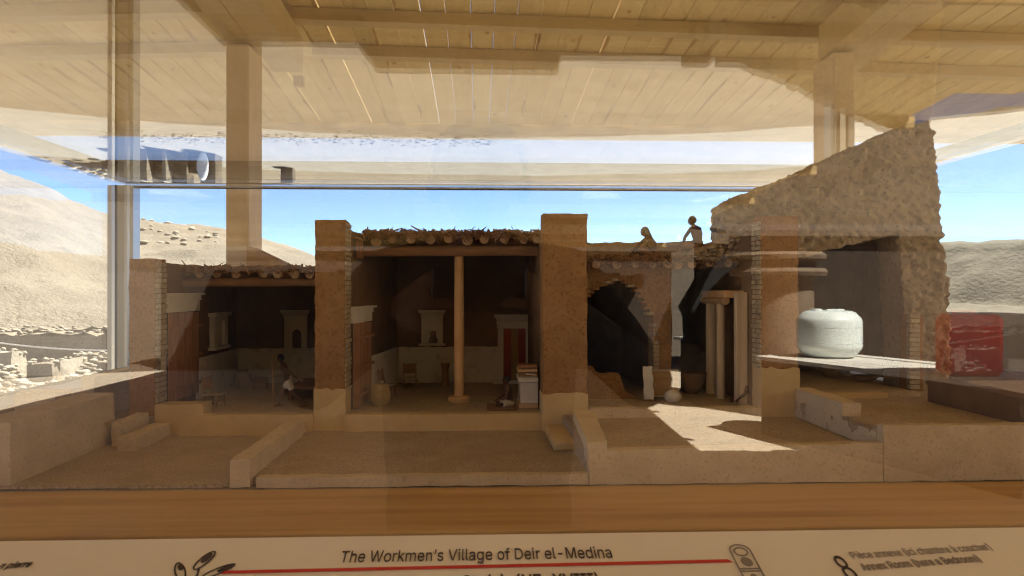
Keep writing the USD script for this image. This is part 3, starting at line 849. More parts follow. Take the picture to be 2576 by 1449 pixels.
# niches
def niche(x0, x1, zb, zt, yw, parent, inner_arch, label):
    w, h = x1 - x0, zt - zb
    def b(a0, a1, c0, c1, o):
        return box(x0 + a0 * w, x0 + a1 * w, yw - o, yw - 0.001, zb + c0 * h, zb + c1 * h)
    t = obj('niche', b(0.10, 0.26, 0.055, 0.62, 0.008), M['white'], parent, label=label)
    obj('jamb', b(0.74, 0.90, 0.055, 0.62, 0.008), M['white'], t)
    obj('head', b(0.10, 0.90, 0.621, 0.82, 0.0082), M['white'], t)
    obj('moulding', b(0.07, 0.93, 0.821, 0.85, 0.010), M['white'], t)
    obj('cornice', hull([(x0 + q * w, yw - o, zb + c * h) for (q, o, c) in ((0.10, .001, .851), (0.10, .008, .851), (0.9, .001, .851), (0.9, .008, .851), (0.0, .001, .95), (0.0, .014, .95), (1.0, .001, .95), (1.0, .014, .95), (0, .001, 1.0), (0, .014, 1.0), (1, .001, 1.0), (1, .014, 1.0))]), M['white'], t)
    obj('sill', b(0.0, 1.0, 0.0, 0.054, 0.011), M['white'], t)
    if inner_arch:
        cs = sg.box(x0 + .262 * w, zb + .056 * h, x0 + .738 * w, zb + .62 * h)
        hole = sg.box(x0 + .36 * w, zb + .056 * h, x0 + .70 * w, zb + .40 * h).union(affinity.scale(sg.Point(x0 + .53 * w, zb + .40 * h).buffer(1, 12), .17 * w, .12 * h))
        g = cs.difference(hole)
        e = trimesh.creation.extrude_polygon(g, 0.0035)
        v = np.array(e.vertices)
        e.vertices = np.stack([v[:, 0], yw - 0.001 - v[:, 2], v[:, 1]], 1)
        e.invert()
        obj('arched_panel', e, M['white'], t)
    else:
        obj('back_panel', b(0.262, 0.738, 0.056, 0.62, 0.003), M['dado'], t)
    return t


niche(X(711, YBK), X(781, YBK), Z(880, YBK), Z(779, YBK), YBK - 0.001, house, True, 'white framed niche with an arched opening on the back wall of the left room')
niche(X(1054, YBK), X(1121, YBK), Z(868, YBK), Z(780, YBK), YBK - 0.001, house, False, 'white framed niche holding a small bust in the column room')
ua, ub = wall_u(A0, A1, 527), wall_u(A0, A1, 561)
nb = obj('niche', on_wall(A0, A1, ua, ua + (ub - ua) * .22, Z(868, 1.3), Z(806, 1.3), -.001, .008), M['white'], house, label='white framed niche on the side wall of the left room')
obj('jamb', on_wall(A0, A1, ub - (ub - ua) * .22, ub, Z(868, 1.3), Z(806, 1.3), -.001, .008), M['white'], nb)
obj('back_panel', on_wall(A0, A1, ua + (ub - ua) * .221, ub - (ub - ua) * .221, Z(868, 1.3), Z(806, 1.3), -.001, .003), M['dado'], nb)
obj('head', on_wall(A0, A1, ua, ub, Z(805.6, 1.3), Z(794, 1.3), -.001, .0085), M['white'], nb)
obj('cornice', on_wall(A0, A1, ua - .02, ub + .02, Z(793.6, 1.3), Z(785, 1.3), -.001, .013), M['white'], nb)
obj('sill', on_wall(A0, A1, ua - .02, ub + .02, Z(875, 1.3), Z(868.4, 1.3), -.001, .011), M['white'], nb)

# false door: white frame with red, ochre and red leaves
fx0, fx1, yw = X(1244, YBK), X(1346, YBK), YBK - 0.0025
fd = obj('false_door', box(X(1252, YBK), X(1266, YBK), yw - .008, yw, ZF + .001, Z(826, YBK)), M['white'], house, label='white framed doorway with red and ochre panels at the back of the column room')
obj('jamb', box(X(1322, YBK), X(1339, YBK), yw - .008, yw, ZF + .001, Z(826, YBK)), M['white'], fd)
obj('head', box(X(1250, YBK), X(1340, YBK), yw - .0085, yw, Z(825.5, YBK), Z(813, YBK)), M['white'], fd)
obj('moulding', box(X(1248, YBK), X(1342, YBK), yw - .011, yw, Z(812.5, YBK), Z(808.5, YBK)), M['white'], fd)
obj('cornice', hull([(X(p, YBK), y_, Z(r_, YBK)) for (p, r_, o_) in ((1251, 808, .009), (1339, 808, .009), (1243, 796, .016), (1346, 796, .016), (1243, 791, .016), (1346, 791, .016)) for y_ in (yw, yw - o_)]), M['white'], fd)
for (p0, p1, mm) in ((1266.4, 1285, 'red'), (1285.4, 1303, 'ochre'), (1303.4, 1321.6, 'red')):
    obj('panel', box(X(p0, YBK), X(p1, YBK), yw - .0035, yw, ZF + .001, Z(826.5, YBK)), M[mm], fd)
obj('door_step', box(X(1238, YBK), X(1350, YBK), yw - .02, yw - .009, ZF + .0005, ZF + .006), M['white'], fd)


# roofs: beam, logs, fringe of thatch
def log_row(pxs, rows, Y, r, y1, seed):
    g = random.Random(seed)
    for px, row in zip(pxs, rows):
        c = at(px, row, Y)
        rr = r * g.uniform(0.85, 1.12)
        y0 = Y + g.uniform(-0.004, 0.004)
        l = obj('roof_log', cyl((c[0], y0, c[2]), (c[0] + g.uniform(-.004, .004), y1, c[2] + 0.001), rr, rr * 0.95, 10), M['log'], house, 40)
        obj('cut_end', cyl((c[0], y0 - 0.0008, c[2]), (c[0], y0 - 0.0002, c[2]), rr * 0.97, None, 10), M['log_end'], l)


def thatch(x0, x1, y0, y1, z0, thick, n, seed, name='roof_mat'):
    g = np.random.default_rng(seed)
    body = rough(box(x0, x1, y0 + 0.004, y1, z0, z0 + thick * 0.8), 0.006, 0.003, 90, seed)
    ms = [body]
    for i in range(n):
        xx_ = g.uniform(x0, x1)
        L = g.uniform(0.008, 0.024)
        w = g.uniform(0.0005, 0.0016)
        zz_ = z0 + g.uniform(0.0, 1.05) * thick
        a, t_ = g.normal(0, 0.8), (g.normal(-0.4, 0.28) if g.random() < .8 else g.normal(.15, .2))
        d = np.array([math.sin(a), -abs(math.cos(a)) * 0.7, t_]); d /= np.linalg.norm(d)
        c = np.array([xx_, y0 + g.uniform(-0.002, 0.012), zz_])
        ms.append(cyl(c - d * L * .2, c + d * L * .7, w, w * .45, 4))
    m = obj(name, cat(ms), M['thatch'], house, kind='stuff')
    return m


YR = 1.155
# left room
obj('roof_beam', cyl((xa_r - .01, YR, Z(710, YR)), (xb_l + .01, YR, Z(709, YR)), .0068, .0066, 14), M['log'], house, 40)
log_row((500, 545, 592, 662, 700, 742, 780), (690, 689, 689, 690, 689, 690, 689), 1.138, .0064, YBK, 1)
thatch(xa_r - .005, xb_l + .01, 1.133, YBK + .02, Z(684, 1.14), .0085, 420, 61)
# column room
obj('roof_beam', cyl((X(905, YR), YR, Z(632, YR)), (xc_l + .01, YR, Z(630, YR)), .0082, .0080, 14), M['log'], house, 40)
log_row((945, 986, 1034, 1083, 1128, 1176, 1218, 1268, 1318, 1352), (607, 602, 600, 602, 600, 604, 602, 602, 602, 600), 1.134, .0072, YBK, 2)
thatch(X(915, 1.14), xc_l + .005, 1.130, YBK + .02, Z(596, 1.14), .0088, 620, 62)
# right part
log_row((1500, 1552, 1599, 1645, 1681, 1706, 1742, 1786, 1830), (665, 665, 664, 664, 663, 668, 664, 662, 662), 1.095, .0066, YBK, 3)
thatch(xc_r - .002, xd_l + .002, 1.095, YBK + .02, Z(657, 1.10), .0075, 620, 63)
obj('roof_parapet', rough(hull([(xc_r, 1.26, ZC + .05), (xd_l, 1.26, ZC + .05), (xc_r, 1.31, ZC + .05), (xd_l, 1.31, ZC + .05), (xc_r, 1.265, Z(614, 1.28)), (xc_r, 1.30, Z(614, 1.28)), (xd_l, 1.265, Z(606, 1.28)), (xd_l, 1.30, Z(606, 1.28))]), .006, .003, 60, 71), M['rubble'], house, 40)
tft = at(1106 * 1.113, 588, 1.14)
obj('thatch_tuft', hull([tft + np.array(q) for q in ((-.006, 0, -.006), (.007, 0, -.006), (0, .006, -.006), (-.002, .002, .009), (.0, .002, .004))]), M['thatch'], house)

# column with its base
col = obj('column', lathe([(0, 0), (.0068, 0), (.0072, .03), (.0076, .09), (.0074, .15), (.0068, Z(643, 1.165) - ZF), (0, Z(643, 1.165) - ZF)], 20, (X(1155, 1.165), 1.165, ZF)), M['column'], house, 40)
obj('column_base', lathe([(0, 0), (.0145, 0), (.0165, .003), (.0165, .007), (.0135, .0095), (0, .0098)], 28, (X(1155, 1.165), 1.165, ZF - .0005)), M['column'], col, 40)

# arched wall of the right part: stepped brick arch
YA = 1.12
steps = [(1478, 790), (1478, 748), (1485, 748), (1485, 738), (1495, 738), (1495, 729), (1508, 729), (1508, 720), (1530, 720), (1530, 713), (1546, 713), (1546, 706), (1575, 706), (1575, 713), (1587, 713), (1587, 722), (1602, 722), (1602, 734), (1612, 734), (1612, 748), (1620, 748), (1620, 762), (1628, 762), (1628, 778), (1635, 778), (1635, 792), (1645, 792), (1645, 1025)]
outer = [(X(1478, YA), Z(655, YA)), (X(1690, YA), Z(655, YA)), (X(1688, YA), ZK - .001), (X(1645, YA), ZK - .001)]
poly = outer + [(X(p, YA), Z(r, YA)) for p, r in steps[::-1][1:]] + [(X(1477, YA), Z(735, YA))]
aw = obj('arch_wall', rough(extrude_xz(poly, YA, YA + .04), .006, .0012, 80, 81), M['mud'], house, 35)
g_ = random.Random(9)
for (p, r) in steps[1:-1:2]:
    for k_ in range(1):
        c = at(p, r, YA)
        obj('brick', bevel(c[0] - .005, c[0] + .005, YA - .002, YA + .02, c[2] - .0005, c[2] + .0035, .0006), M[g_.choice(('brick', 'mud', 'mud'))], aw)
for i in range(17):
    zb_ = ZK + .002 + i * .0062
    obj('brick', bevel(X(1645, YA) - .0012, X(1645, YA) + .0075, YA - .0018, YA + .03, zb_, zb_ + .0054, .0006), M[g_.choice(('brick_b', 'mud'))], aw)
lowp = [(X(1478, 1.1), ZK - .001), (X(1600, 1.1), ZK - .001), (X(1600, 1.1), Z(1000, 1.1)), (X(1572, 1.1), Z(985, 1.1)), (X(1566, 1.1), Z(965, 1.1)), (X(1558, 1.1), Z(943, 1.1)), (X(1535, 1.1), Z(940, 1.1)), (X(1520, 1.1), Z(943, 1.1)), (X(1500, 1.1), Z(938, 1.1)), (X(1492, 1.1), Z(925, 1.1)), (X(1478, 1.1), Z(922, 1.1))]
obj('broken_wall', rough(extrude_xz(lowp, 1.1, 1.115), .005, .0012, 80, 83), M['mud'], house, 35)
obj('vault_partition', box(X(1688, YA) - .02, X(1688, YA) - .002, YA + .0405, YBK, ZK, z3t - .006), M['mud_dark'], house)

# doorway of cream timber on the kitchen's right wall
yk0, yk1 = 1.045, 1.165
fr = obj('timber_frame', bevel(xd_l - .018, xd_l - .002, 1.045, 1.056, ZK, Z(735, 1.05), .001), M['cream_wood'], house, label='cream timber door frame with round posts in the kitchen')
obj('post', cyl((xd_l - .022, 1.10, ZK), (xd_l - .022, 1.10, Z(764, 1.10)), .0062, None, 14), M['cream_wood'], fr, 40)
obj('post', cyl((xd_l - .02, 1.152, ZK), (xd_l - .02, 1.152, Z(764, 1.15)), .0082, None, 14), M['cream_wood'], fr, 40)
obj('crosspiece', cyl((xd_l - .022, 1.078, Z(756, 1.12)), (xd_l - .022, 1.185, Z(756, 1.12)), .0058, None, 12), M['column'], fr, 40)
obj('header', bevel(xd_l - .03, xd_l - .002, 1.06, 1.17, Z(749, 1.12), Z(731, 1.12), .001), M['column'], fr)

# rubble sloping up to the last pier: single stones
rub = thing('rubble_parapet', 'rough rubble parapet climbing from the roof to the right-hand pier', 'rubble wall')
core = [(X(1745, 1.09), Z(652, 1.09)), (X(1745, 1.09), Z(628, 1.09)), (X(1775, 1.09), Z(618, 1.09)), (X(1850, 1.09), Z(585, 1.09)), (X(1890, 1.09), Z(556, 1.09)), (X(1925, 1.09), Z(545, 1.09)), (X(2008, 1.09), Z(541, 1.09)), (X(2008, 1.09), Z(640, 1.09)), (X(1830, 1.09), Z(655, 1.09))]
obj('core', rough(extrude_xz(core, 1.092, 1.14), .006, .003, 70, 91), M['rubble'], rub, 40)
cp_ = sg.Polygon(core)
cnt = 0
tries = 0
while cnt < 190 and tries < 4000:
    tries += 1
    px, row = rng.uniform(1745, 2008), rng.uniform(538, 655)
    c = at(px, row, 1.088)
    if not cp_.buffer(-.0015).contains(sg.Point(c[0], c[2])):
        continue
    obj('stone', stone((c[0], 1.089 + rng.uniform(-.002, .003), c[2]), rng.uniform(.0032, .0062), cnt + 300), M[rng.choice(('rubble', 'rubble', 'brick'))], rub, 50)
    cnt += 1

# ================================================================ CLIFF WALL
cl = thing('cliff_wall', 'rough grey-tan rock wall rising to a peak at the right end of the model', 'rock wall')
YC = 1.10
oc = [(1822, 640), (1821, 560), (1823, 522), (1836, 506), (1856, 496), (1885, 487), (1940, 466), (2000, 441), (2060, 414), (2120, 386), (2180, 360), (2240, 332), (2290, 312), (2318, 304), (2338, 312), (2349, 330), (2352, 400), (2358, 450), (2364, 500), (2368, 560), (2376, 596), (2368, 606), (2378, 660), (2386, 720), (2391, 790), (2391, 1000), (1900, 1000), (1900, 640)]
opg = [(X(p, YC), Z(r, YC, p)) for p, r in oc]
solid = extrude_xz(opg, YC, 1.165)
hole = extrude_xz([(X(p, YC), Z(r, YC, p)) for p, r in ((2000, 650), (2130, 618), (2262, 588), (2268, 700), (2276, 800), (2282, 1040), (1880, 1040), (1880, 650))], YC - .05, 1.36)
cm = tm((solid - hole).refine_to_length(.0030))
cm.merge_vertices()
v = np.array(cm.vertices)
nrm = np.array(cm.vertex_normals)
am = (meshkit.fbm(v * 50, 2, 3) - .5) * .007 + (meshkit.noise(v * 140, 8) - .5) * .0075 + (meshkit.noise(v * 260, 18) - .5) * .0035
inside = (v[:, 1] > YC + .01) & (v[:, 2] < Z(600, YC)) & (v[:, 0] < X(2300, YC))
am = np.where(inside, am * .35, am)
cm.vertices = v + nrm * am[:, None]
obj('rock_body', cm, M['cliff'], cl, 60)
bp = obj('brick_pier', rough(box(X(2286, 1.07), X(2317, 1.07), 1.065, 1.095, ZC - .1415, Z(795, 1.07)), .006, .001, 80, 95), M['mud'], cl, 35)
for i in range(16):
    zb_ = ZC - .139 + i * .0066
    obj('brick', bevel(X(2288, 1.062), X(2315, 1.062), 1.062, 1.07, zb_, zb_ + .0057, .0006), M[('brick', 'brick_b')[i % 2]], bp)
obj('front_ledge', rough(box(xd_r + .0005, 0.545, 1.012, 1.03, ZT + .003, ZC - .138), .005, .0012, 75, 96), M['sand_yellow'], cl, 40)
obj('back_wall', box(xd_r, X(2330, 1.17), 1.33, 1.36, ZC - .142, ZC + .07), M['mud_in'], cl)
obj('side_wall', box(X(2270, 1.17), X(2330, 1.17), 1.167, 1.329, ZC - .142, ZC + .07), M['mud_in'], cl)
obj('ceiling', box(xd_r, X(2330, 1.17), 1.167, 1.36, ZC + .0705, ZC + .085), M['mud_in'], cl)

# ================================================================ THINGS IN THE MODEL
S = 0.047


def pot(name, label, px, Y, z, prof, material, cat_='pot', n=24, rim=True, group=None):
    t = thing(name, label, cat_, group, (X(px, Y), Y, z))
    obj('body', lathe(prof, n), M[material], t, 40)
    if rim:
        top = max(prof, key=lambda q: q[1])
        r = [q[0] for q in prof if q[1] > top[1] - 1e-6]
        rr = max(r)
        obj('rim', lathe([(rr * .8, top[1] - .0002), (rr * 1.08, top[1] - .0004), (rr * 1.1, top[1] + .0009), (rr * .8, top[1] + .001)], n), M[material], t, 40)
    return t


def jar(h, r, neck=.5, foot=.45):
    return [(0, 0), (r * foot, 0), (r * .85, h * .22), (r, h * .48), (r * .86, h * .74), (r * neck, h * .92), (r * neck * 1.05, h), (r * neck * .7, h), (0, h * .95)]


def bowl(h, r):
    return [(0, 0), (r * .45, 0), (r * .8, h * .4), (r, h), (r * .9, h), (r * .7, h * .45), (r * .3, h * .15), (0, h * .12)]


pot('storage_jar', 'large round brown storage jar against the back wall of the left room', 611, 1.335, ZF, jar(.031, .0155, .55, .5), 'clay')
pot('tall_stand', 'slim dark pot stand left of the column in the column room', 1120, 1.36, ZF, [(0, 0), (.0085, 0), (.006, .012), (.0055, .03), (.0075, .036), (.0078, .039), (0, .039)], 'furn', 'stand')
pot('clay_bowl', 'widest clay bowl on the kitchen floor', 1738, 1.16, ZK, bowl(.030, .0225), 'clay', 'bowl')
pot('storage_jar', 'upright jar between the wide bowl and the short pot in the kitchen', 1800 - 18, 1.18, ZK, jar(.030, .0105, .5, .5), 'clay')
pot('cooking_pot', 'short straight-sided pot right of the jar in the kitchen', 1822 - 12, 1.15, ZK, [(0, 0), (.0105, 0), (.012, .006), (.0118, .018), (.0122, .02), (.010, .02), (.0095, .004), (0, .003)], 'clay_grey')
pot('cooking_pot', 'small necked pot standing behind the short pot in the kitchen', 1801, 1.225, ZK, jar(.036, .0095, .45, .5), 'clay_grey')
pot('bread_oven', 'big dark clay oven at the back of the kitchen', 1735, 1.30, ZK, [(0, 0), (.036, 0), (.038, .02), (.034, .044), (.024, .058), (.012, .064), (0, .065)], 'clay_grey', 'oven', rim=False)
pot('storage_jar', 'jar standing on the right side of the kitchen oven', 1772, 1.245, ZK, jar(.055, .0135, .5, .5), 'clay_grey')
pot('clay_dish', 'flat clay dish on the floor of the far right room', 2175, 1.16, ZC - .14, bowl(.008, .019), 'clay', 'dish')
pot('clay_bowl', 'dark bowl at the back of the far right room', 2090, 1.22, ZC - .14, bowl(.016, .018), 'clay_grey', 'bowl')

# basket bale
bk = thing('basket', 'round pale straw basket beside the plank door of the column room', 'basket', None, (X(956, 1.14), 1.14, ZF))
obj('body', lathe([(0, 0), (.0095, 0), (.0125, .004), (.0142, .013), (.0140, .020), (.0120, .0285), (.0095, .0305), (0, .0305)], 26), M['basket'], bk, 40)
for k_ in range(16):
    a = k_ * 2 * math.pi / 16
    pr_ = [(.0097, .0005), (.0127, .004), (.0145, .013), (.0143, .020), (.0122, .0286), (.008, .0309)]
    ms = [cyl((p_[0] * math.cos(a), p_[0] * math.sin(a), p_[1]), (q_[0] * math.cos(a), q_[0] * math.sin(a), q_[1]), .0006, None, 5) for p_, q_ in zip(pr_[:-1], pr_[1:])]
    obj('rib', cat(ms), M['basket'], bk)
for zz_, r_ in ((.009, .0138), (.022, .0139)):
    obj('band', lathe([(r_ - .001, zz_ - .0008), (r_ + .0009, zz_), (r_ - .001, zz_ + .0008)], 26), M['basket'], bk)


def make_chair(label, loc, rotz):
    t = thing('chair', label, 'chair', None, loc, rotz)
    w, d, h, bh = .0105, .0105, .0165, .041
    obj('seat', bevel(-w, w, -d, d, h, h + .0018, .0005), M['rush'], t)
    for sx in (-1, 1):
        obj('leg', bevel(sx * w - .0009, sx * w + .0009, -d - .0002, -d + .0016, 0, h - .0001, .0003), M['furn'], t)
        obj('leg', bevel(sx * w - .0009, sx * w + .0009, d - .0016, d + .0002, 0, h - .0001, .0003), M['furn'], t)
        obj('back_post', hull([(sx * w + a, d + b + q * .004, h + .002 + q * (bh - h)) for q in (0, 1) for a in (-.0008, .0008) for b in (-.0012, .0004)]), M['furn'], t)
        obj('stretcher', bevel(sx * w - .0005, sx * w + .0005, -d + .0018, d - .0018, .006, .0072, .0002), M['furn'], t)
    obj('backrest', hull([(sx * (w - .0012), d + b + q * .004, h + .008 + q * (bh - h - .008)) for q in (0, 1) for sx in (-1, 1) for b in (-.0006, .0002)]), M['furn'], t)
    obj('rail', bevel(-w + .001, w - .001, -d + .0002, -d + .0012, .008, .0095, .0002), M['furn'], t)
    return t


ch = make_chair('wooden chair with a rush seat by the plank door of the left room', (X(540, 1.135), 1.135, ZF), 75)
dup(ch, 'chair', 'wooden chair facing the room in the left back corner of the column room', 'chair', None, (X(1033, 1.33), 1.33, ZF), 12)
dup(ch, 'chair', 'wooden chair seen side-on behind the straw basket', 'chair', None, (X(978, 1.235), 1.235, ZF), 80)
# small chest
cb = thing('basket_chest', 'small brown wooden chest beside the storage jar in the left room', 'chest', None, (X(655, 1.33), 1.33, ZF))
for i in range(3):
    obj('board', bevel(-.0115, .0115, -.008, .008, .0015 + i * .0055, .0064 + i * .0055, .0006), M['furn'], cb)
obj('lid', bevel(-.0125, .0125, -.009, .009, .0182, .0202, .0006), M['furn'], cb)
for sx in (-1, 1):
    obj('foot', bevel(sx * .010 - .0012, sx * .010 + .0012, -.0075, .0075, 0, .0014, .0003), M['furn'], cb)
bn = thing('low_bed', 'dark low bench against the right side of the left room', 'bench', None, (X(770, 1.2), 1.25, ZF))
obj('top', bevel(-.025, .03, -.06, .06, .016, .021, .001), M['furn'], bn)
for sx in (-.022, .027):
    for sy in (-.055, .055):
        obj('leg', bevel(sx - .003, sx + .003, sy - .003, sy + .003, 0, .0159, .0005), M['furn'], bn)
# altar chest right of the column room
al = thing('altar_chest', 'whitewashed block with a cornice beside the big pier in the column room', 'altar')
ax0, ax1 = X(1307, 1.12), xc_l - .0015
obj('plinth', bevel(ax0 - .002, ax1, 1.098, 1.158, ZF - .0004, ZF + .006, .0006), M['column'], al)
obj('body', bevel(ax0, ax1, 1.10, 1.155, ZF + .0063, Z(960, 1.11), .0008), M['white'], al)
obj('cornice', bevel(ax0 - .003, ax1, 1.096, 1.158, Z(959.5, 1.11), Z(948, 1.11), .001), M['white'], al)
tb = thing('board_stack', 'stack of three brown planed boards lying on the white altar', 'boards')
for i in range(3):
    obj('board', bevel(ax0 - .001 - .0015 * (i % 2), ax1, 1.112 + .004 * i, 1.155, Z(947.6, 1.11) + i * .0052, Z(947.6, 1.11) + i * .0052 + .0046, .0006), M[('furn', 'column', 'door')[i]], tb)
rl = obj('scroll', cyl((ax0 + .008, 1.1085, Z(943, 1.10)), (ax1 - .002, 1.1075, Z(945.5, 1.10)), .0013, None, 10), M['cream_wood'], None, 40)
tag(rl, 'thin pale rolled scroll lying in front of the board stack', 'scroll')
# bust in niche
bu = thing('bust', 'small grey bust standing in the niche of the column room', 'bust', None, (X(1091, YBK), YBK - .010, Z(861, YBK)))
obj('shoulders', lathe([(0, 0), (.0075, 0), (.008, .004), (.006, .010), (.003, .0125), (0, .0125)], 16), M['clay_grey'], bu, 40)
obj('head', tm(ball((0, 0, .0165), .0042, 14)), M['clay_grey'], bu, True)
obj('wig', tm(ball((0, .0015, .0168), .0048, 14) + box(-.0046, .0046, .0003, .004, .009, .0165)), M['furn'], bu, 50)
# rope ring on the arch wall
rp = []
cx_, cz_ = X(1667, YA), Z(828, YA)
for k_ in range(3):
    for i in range(28):
        a0, a1 = i * 2 * math.pi / 28, (i + 1) * 2 * math.pi / 28
        ax_, az_ = .0088 + .0006 * k_, .0215 + .0007 * k_
        yo = YA - .0028 - .0012 * k_
        rp.append(cyl((cx_ + ax_ * math.sin(a0), yo, cz_ + az_ * math.cos(a0)), (cx_ + ax_ * math.sin(a1), yo, cz_ + az_ * math.cos(a1)), .0008, None, 5))
ro = obj('rope_coil', cat(rp), M['furn'])
tag(ro, 'coil of brown rope hanging on the wall right of the arch', 'rope')
# wicker panel and bale under the arch
wk = thing('wicker_panel', 'upright reddish wicker panel leaning under the rope coil', 'wicker panel', None, (X(1668, 1.085), 1.085, ZK))
obj('weave', bevel(-.0215, .0215, -.0012, .0012, .006, .042, .0005), M['wicker'], wk)
for (a, b) in (((-.0215, 0, .006), (-.0215, 0, .042)), ((.0215, 0, .006), (.0215, 0, .042)), ((-.0215, 0, .042), (.0215, 0, .042)), ((-.0215, 0, .006), (.0215, 0, .006))):
    obj('rim', cyl(a, b, .0016, None, 8), M['rush'], wk)
wc = obj('folded_cloth', rough(hull([at(1618, 922, 1.075), at(1640, 920, 1.075), at(1620, 1005, 1.075), at(1645, 1005, 1.075), at(1618, 922, 1.08), at(1640, 920, 1.08), at(1620, 1005, 1.095), at(1645, 1005, 1.095)]), .004, .0022, 120, 99), M['linen'], None, 50)
tag(wc, 'pale folded cloth hanging beside the wicker panel', 'cloth')
bl = obj('bread_loaf', rough(ball((X(1690, 1.07), 1.065, ZK + .009), .012, 20).scale([1, 1, .75]).translate([0, 0, .25 * ZK + .0015]), .004, .0008, 90, 98), M['linen'], None, True)
tag(bl, 'rounded pale sack lying in front of the wicker panel', 'sack')


# ================================================================ FIGURES
def limb(a, b, ra, rb, n=10):
    return m3.Manifold.batch_hull([ball(a, ra, n), ball(b, rb, n)])


def hand(w, d, nrm, curl=0.5, thumb=1):
    """A hand from the wrist w along d, palm facing nrm; five fingers of unequal length."""
    d = np.asarray(d, float) / np.linalg.norm(d)
    nrm = np.asarray(nrm, float); nrm = nrm - d * np.dot(nrm, d); nrm /= np.linalg.norm(nrm)
    s = np.cross(d, nrm)
    pts = []
    parts = [m3.Manifold.batch_hull([ball(w, .024, 8), ball(w + d * .085 + s * .032, .014, 8), ball(w + d * .085 - s * .032, .014, 8), ball(w + d * .03 + s * .02, .018, 8), ball(w + d * .03 - s * .02, .018, 8)])]
    for i, L in enumerate((.066, .076, .07, .054)):
        b = w + d * .085 + s * thumb * (.031 - .0207 * i)
        c1 = curl * .6
        m = b + (d * math.cos(c1) + nrm * math.sin(c1)) * L * .5
        c2 = curl * 1.6
        e = m + (d * math.cos(c2) + nrm * math.sin(c2)) * L * .5
        parts += [limb(b, m, .0095, .009, 8), limb(m, e, .009, .0075, 8)]
    tb_ = w + d * .03 + s * thumb * .028
    m = tb_ + (d * .6 + s * thumb * .7 + nrm * .35) * .036
    e = m + (d * .85 + s * thumb * .2 + nrm * (.2 + .5 * curl)) * .03
    parts += [limb(tb_, m, .013, .0105, 8), limb(m, e, .0105, .0085, 8)]
    return parts


def person_mesh(J, female=False, detail=.02):
    A = {k_: np.asarray(v_, float) for k_, v_ in J.items()}
    face = A['face'] / np.linalg.norm(A['face'])
    right = A['shR'] - A['shL']
    upv = A['chest'] - A['pelvis']; upv /= np.linalg.norm(upv)
    fwd = np.cross(upv, right); fwd /= np.linalg.norm(fwd)
    ms = []
    hips = [ball(A['hipL'], .088), ball(A['hipR'], .088), ball(A['pelvis'] + upv * .06, .105)]
    waist = [ball(A['pelvis'] + upv * .17 - right * .14, .085), ball(A['pelvis'] + upv * .17 + right * .14, .085)]
    chest = [ball(A['chest'] - right * .27, .095), ball(A['chest'] + right * .27, .095), ball(A['chest'] + fwd * .03, .11)]
    sh_ = [ball(A['shL'] * .9 + A['neck'] * .1, .055), ball(A['shR'] * .9 + A['neck'] * .1, .055), ball(A['neck'], .062)]
    H = m3.Manifold.batch_hull
    ms += [H(hips + waist), H(waist + chest), H(chest + sh_)]
    ms.append(limb(A['neck'], A['head'] - np.array([0, 0, .05]), .056, .05))
    hd = A['head']
    hs = np.cross(face, [0, 0, 1.0]); hs /= np.linalg.norm(hs)
    hu = np.cross(hs, face)
    ms.append(H([ball(hd + hu * .035, .092, 14), ball(hd - face * .025 + hu * .03, .09, 14), ball(hd + face * .045 - hu * .075, .034, 10), ball(hd + face * .05 + hu * .02, .055, 10)]))
    ms.append(H([ball(hd + face * .102 - hu * .03, .014, 8), ball(hd + face * .09 + hu * .018, .009, 8)]))       # nose
    ms.append(H([ball(hd + face * .082 - hu * .062 + hs * .018, .008, 8), ball(hd + face * .082 - hu * .062 - hs * .018, .008, 8)]))  # lips
    for q in (-1, 1):
        ms.append(H([ball(hd + hs * q * .092 + hu * .012, .018, 8), ball(hd + hs * q * .09 - hu * .022, .012, 8)]))  # ears
        ms.append(H([ball(hd + face * .084 + hs * q * .05 + hu * .03, .012, 8), ball(hd + face * .092 + hs * q * .015 + hu * .03, .011, 8)]))  # brow
    for q in 'LR':
        s_, e_, w_ = A['sh' + q], A['el' + q], A['wr' + q]
        ms += [limb(s_, e_, .056, .042), limb(e_, (e_ * 2 + w_) / 3, .042, .042), limb((e_ * 2 + w_) / 3, w_, .042, .028)]
        pn_ = A.get('palm' + q, np.array([0, 0, -1.0]))
        hd_ = A.get('hand' + q, w_ - e_)
        ms += hand(w_ + (hd_ / np.linalg.norm(hd_)) * .015, hd_, pn_, float(A['curl'][0]) if 'curl' in A else .6, 1 if q == 'L' else -1)
        h_, k_, a_, t_ = A['hip' + q], A['kn' + q], A['an' + q], A['toe' + q]
        ms += [limb(h_, k_, .092, .06), limb(k_, k_ * .65 + a_ * .35, .058, .057), limb(k_ * .65 + a_ * .35, a_, .057, .038)]
        dt = (t_ - a_); 
        heel = a_ - np.array([dt[0], dt[1], 0]) * .18 + np.array([0, 0, -.035])
        ms.append(H([ball(a_, .038, 8), ball(heel, .036, 8), ball(a_ * .35 + t_ * .65, .036, 8), ball(t_, .022, 8)]))
    U = m3.Manifold.batch_boolean(ms, m3.OpType.Add)
    t = tm(U.refine_to_length(detail))
    t.merge_vertices()
    trimesh.smoothing.filter_taubin(t, iterations=4)
    return t, A, fwd, upv, right


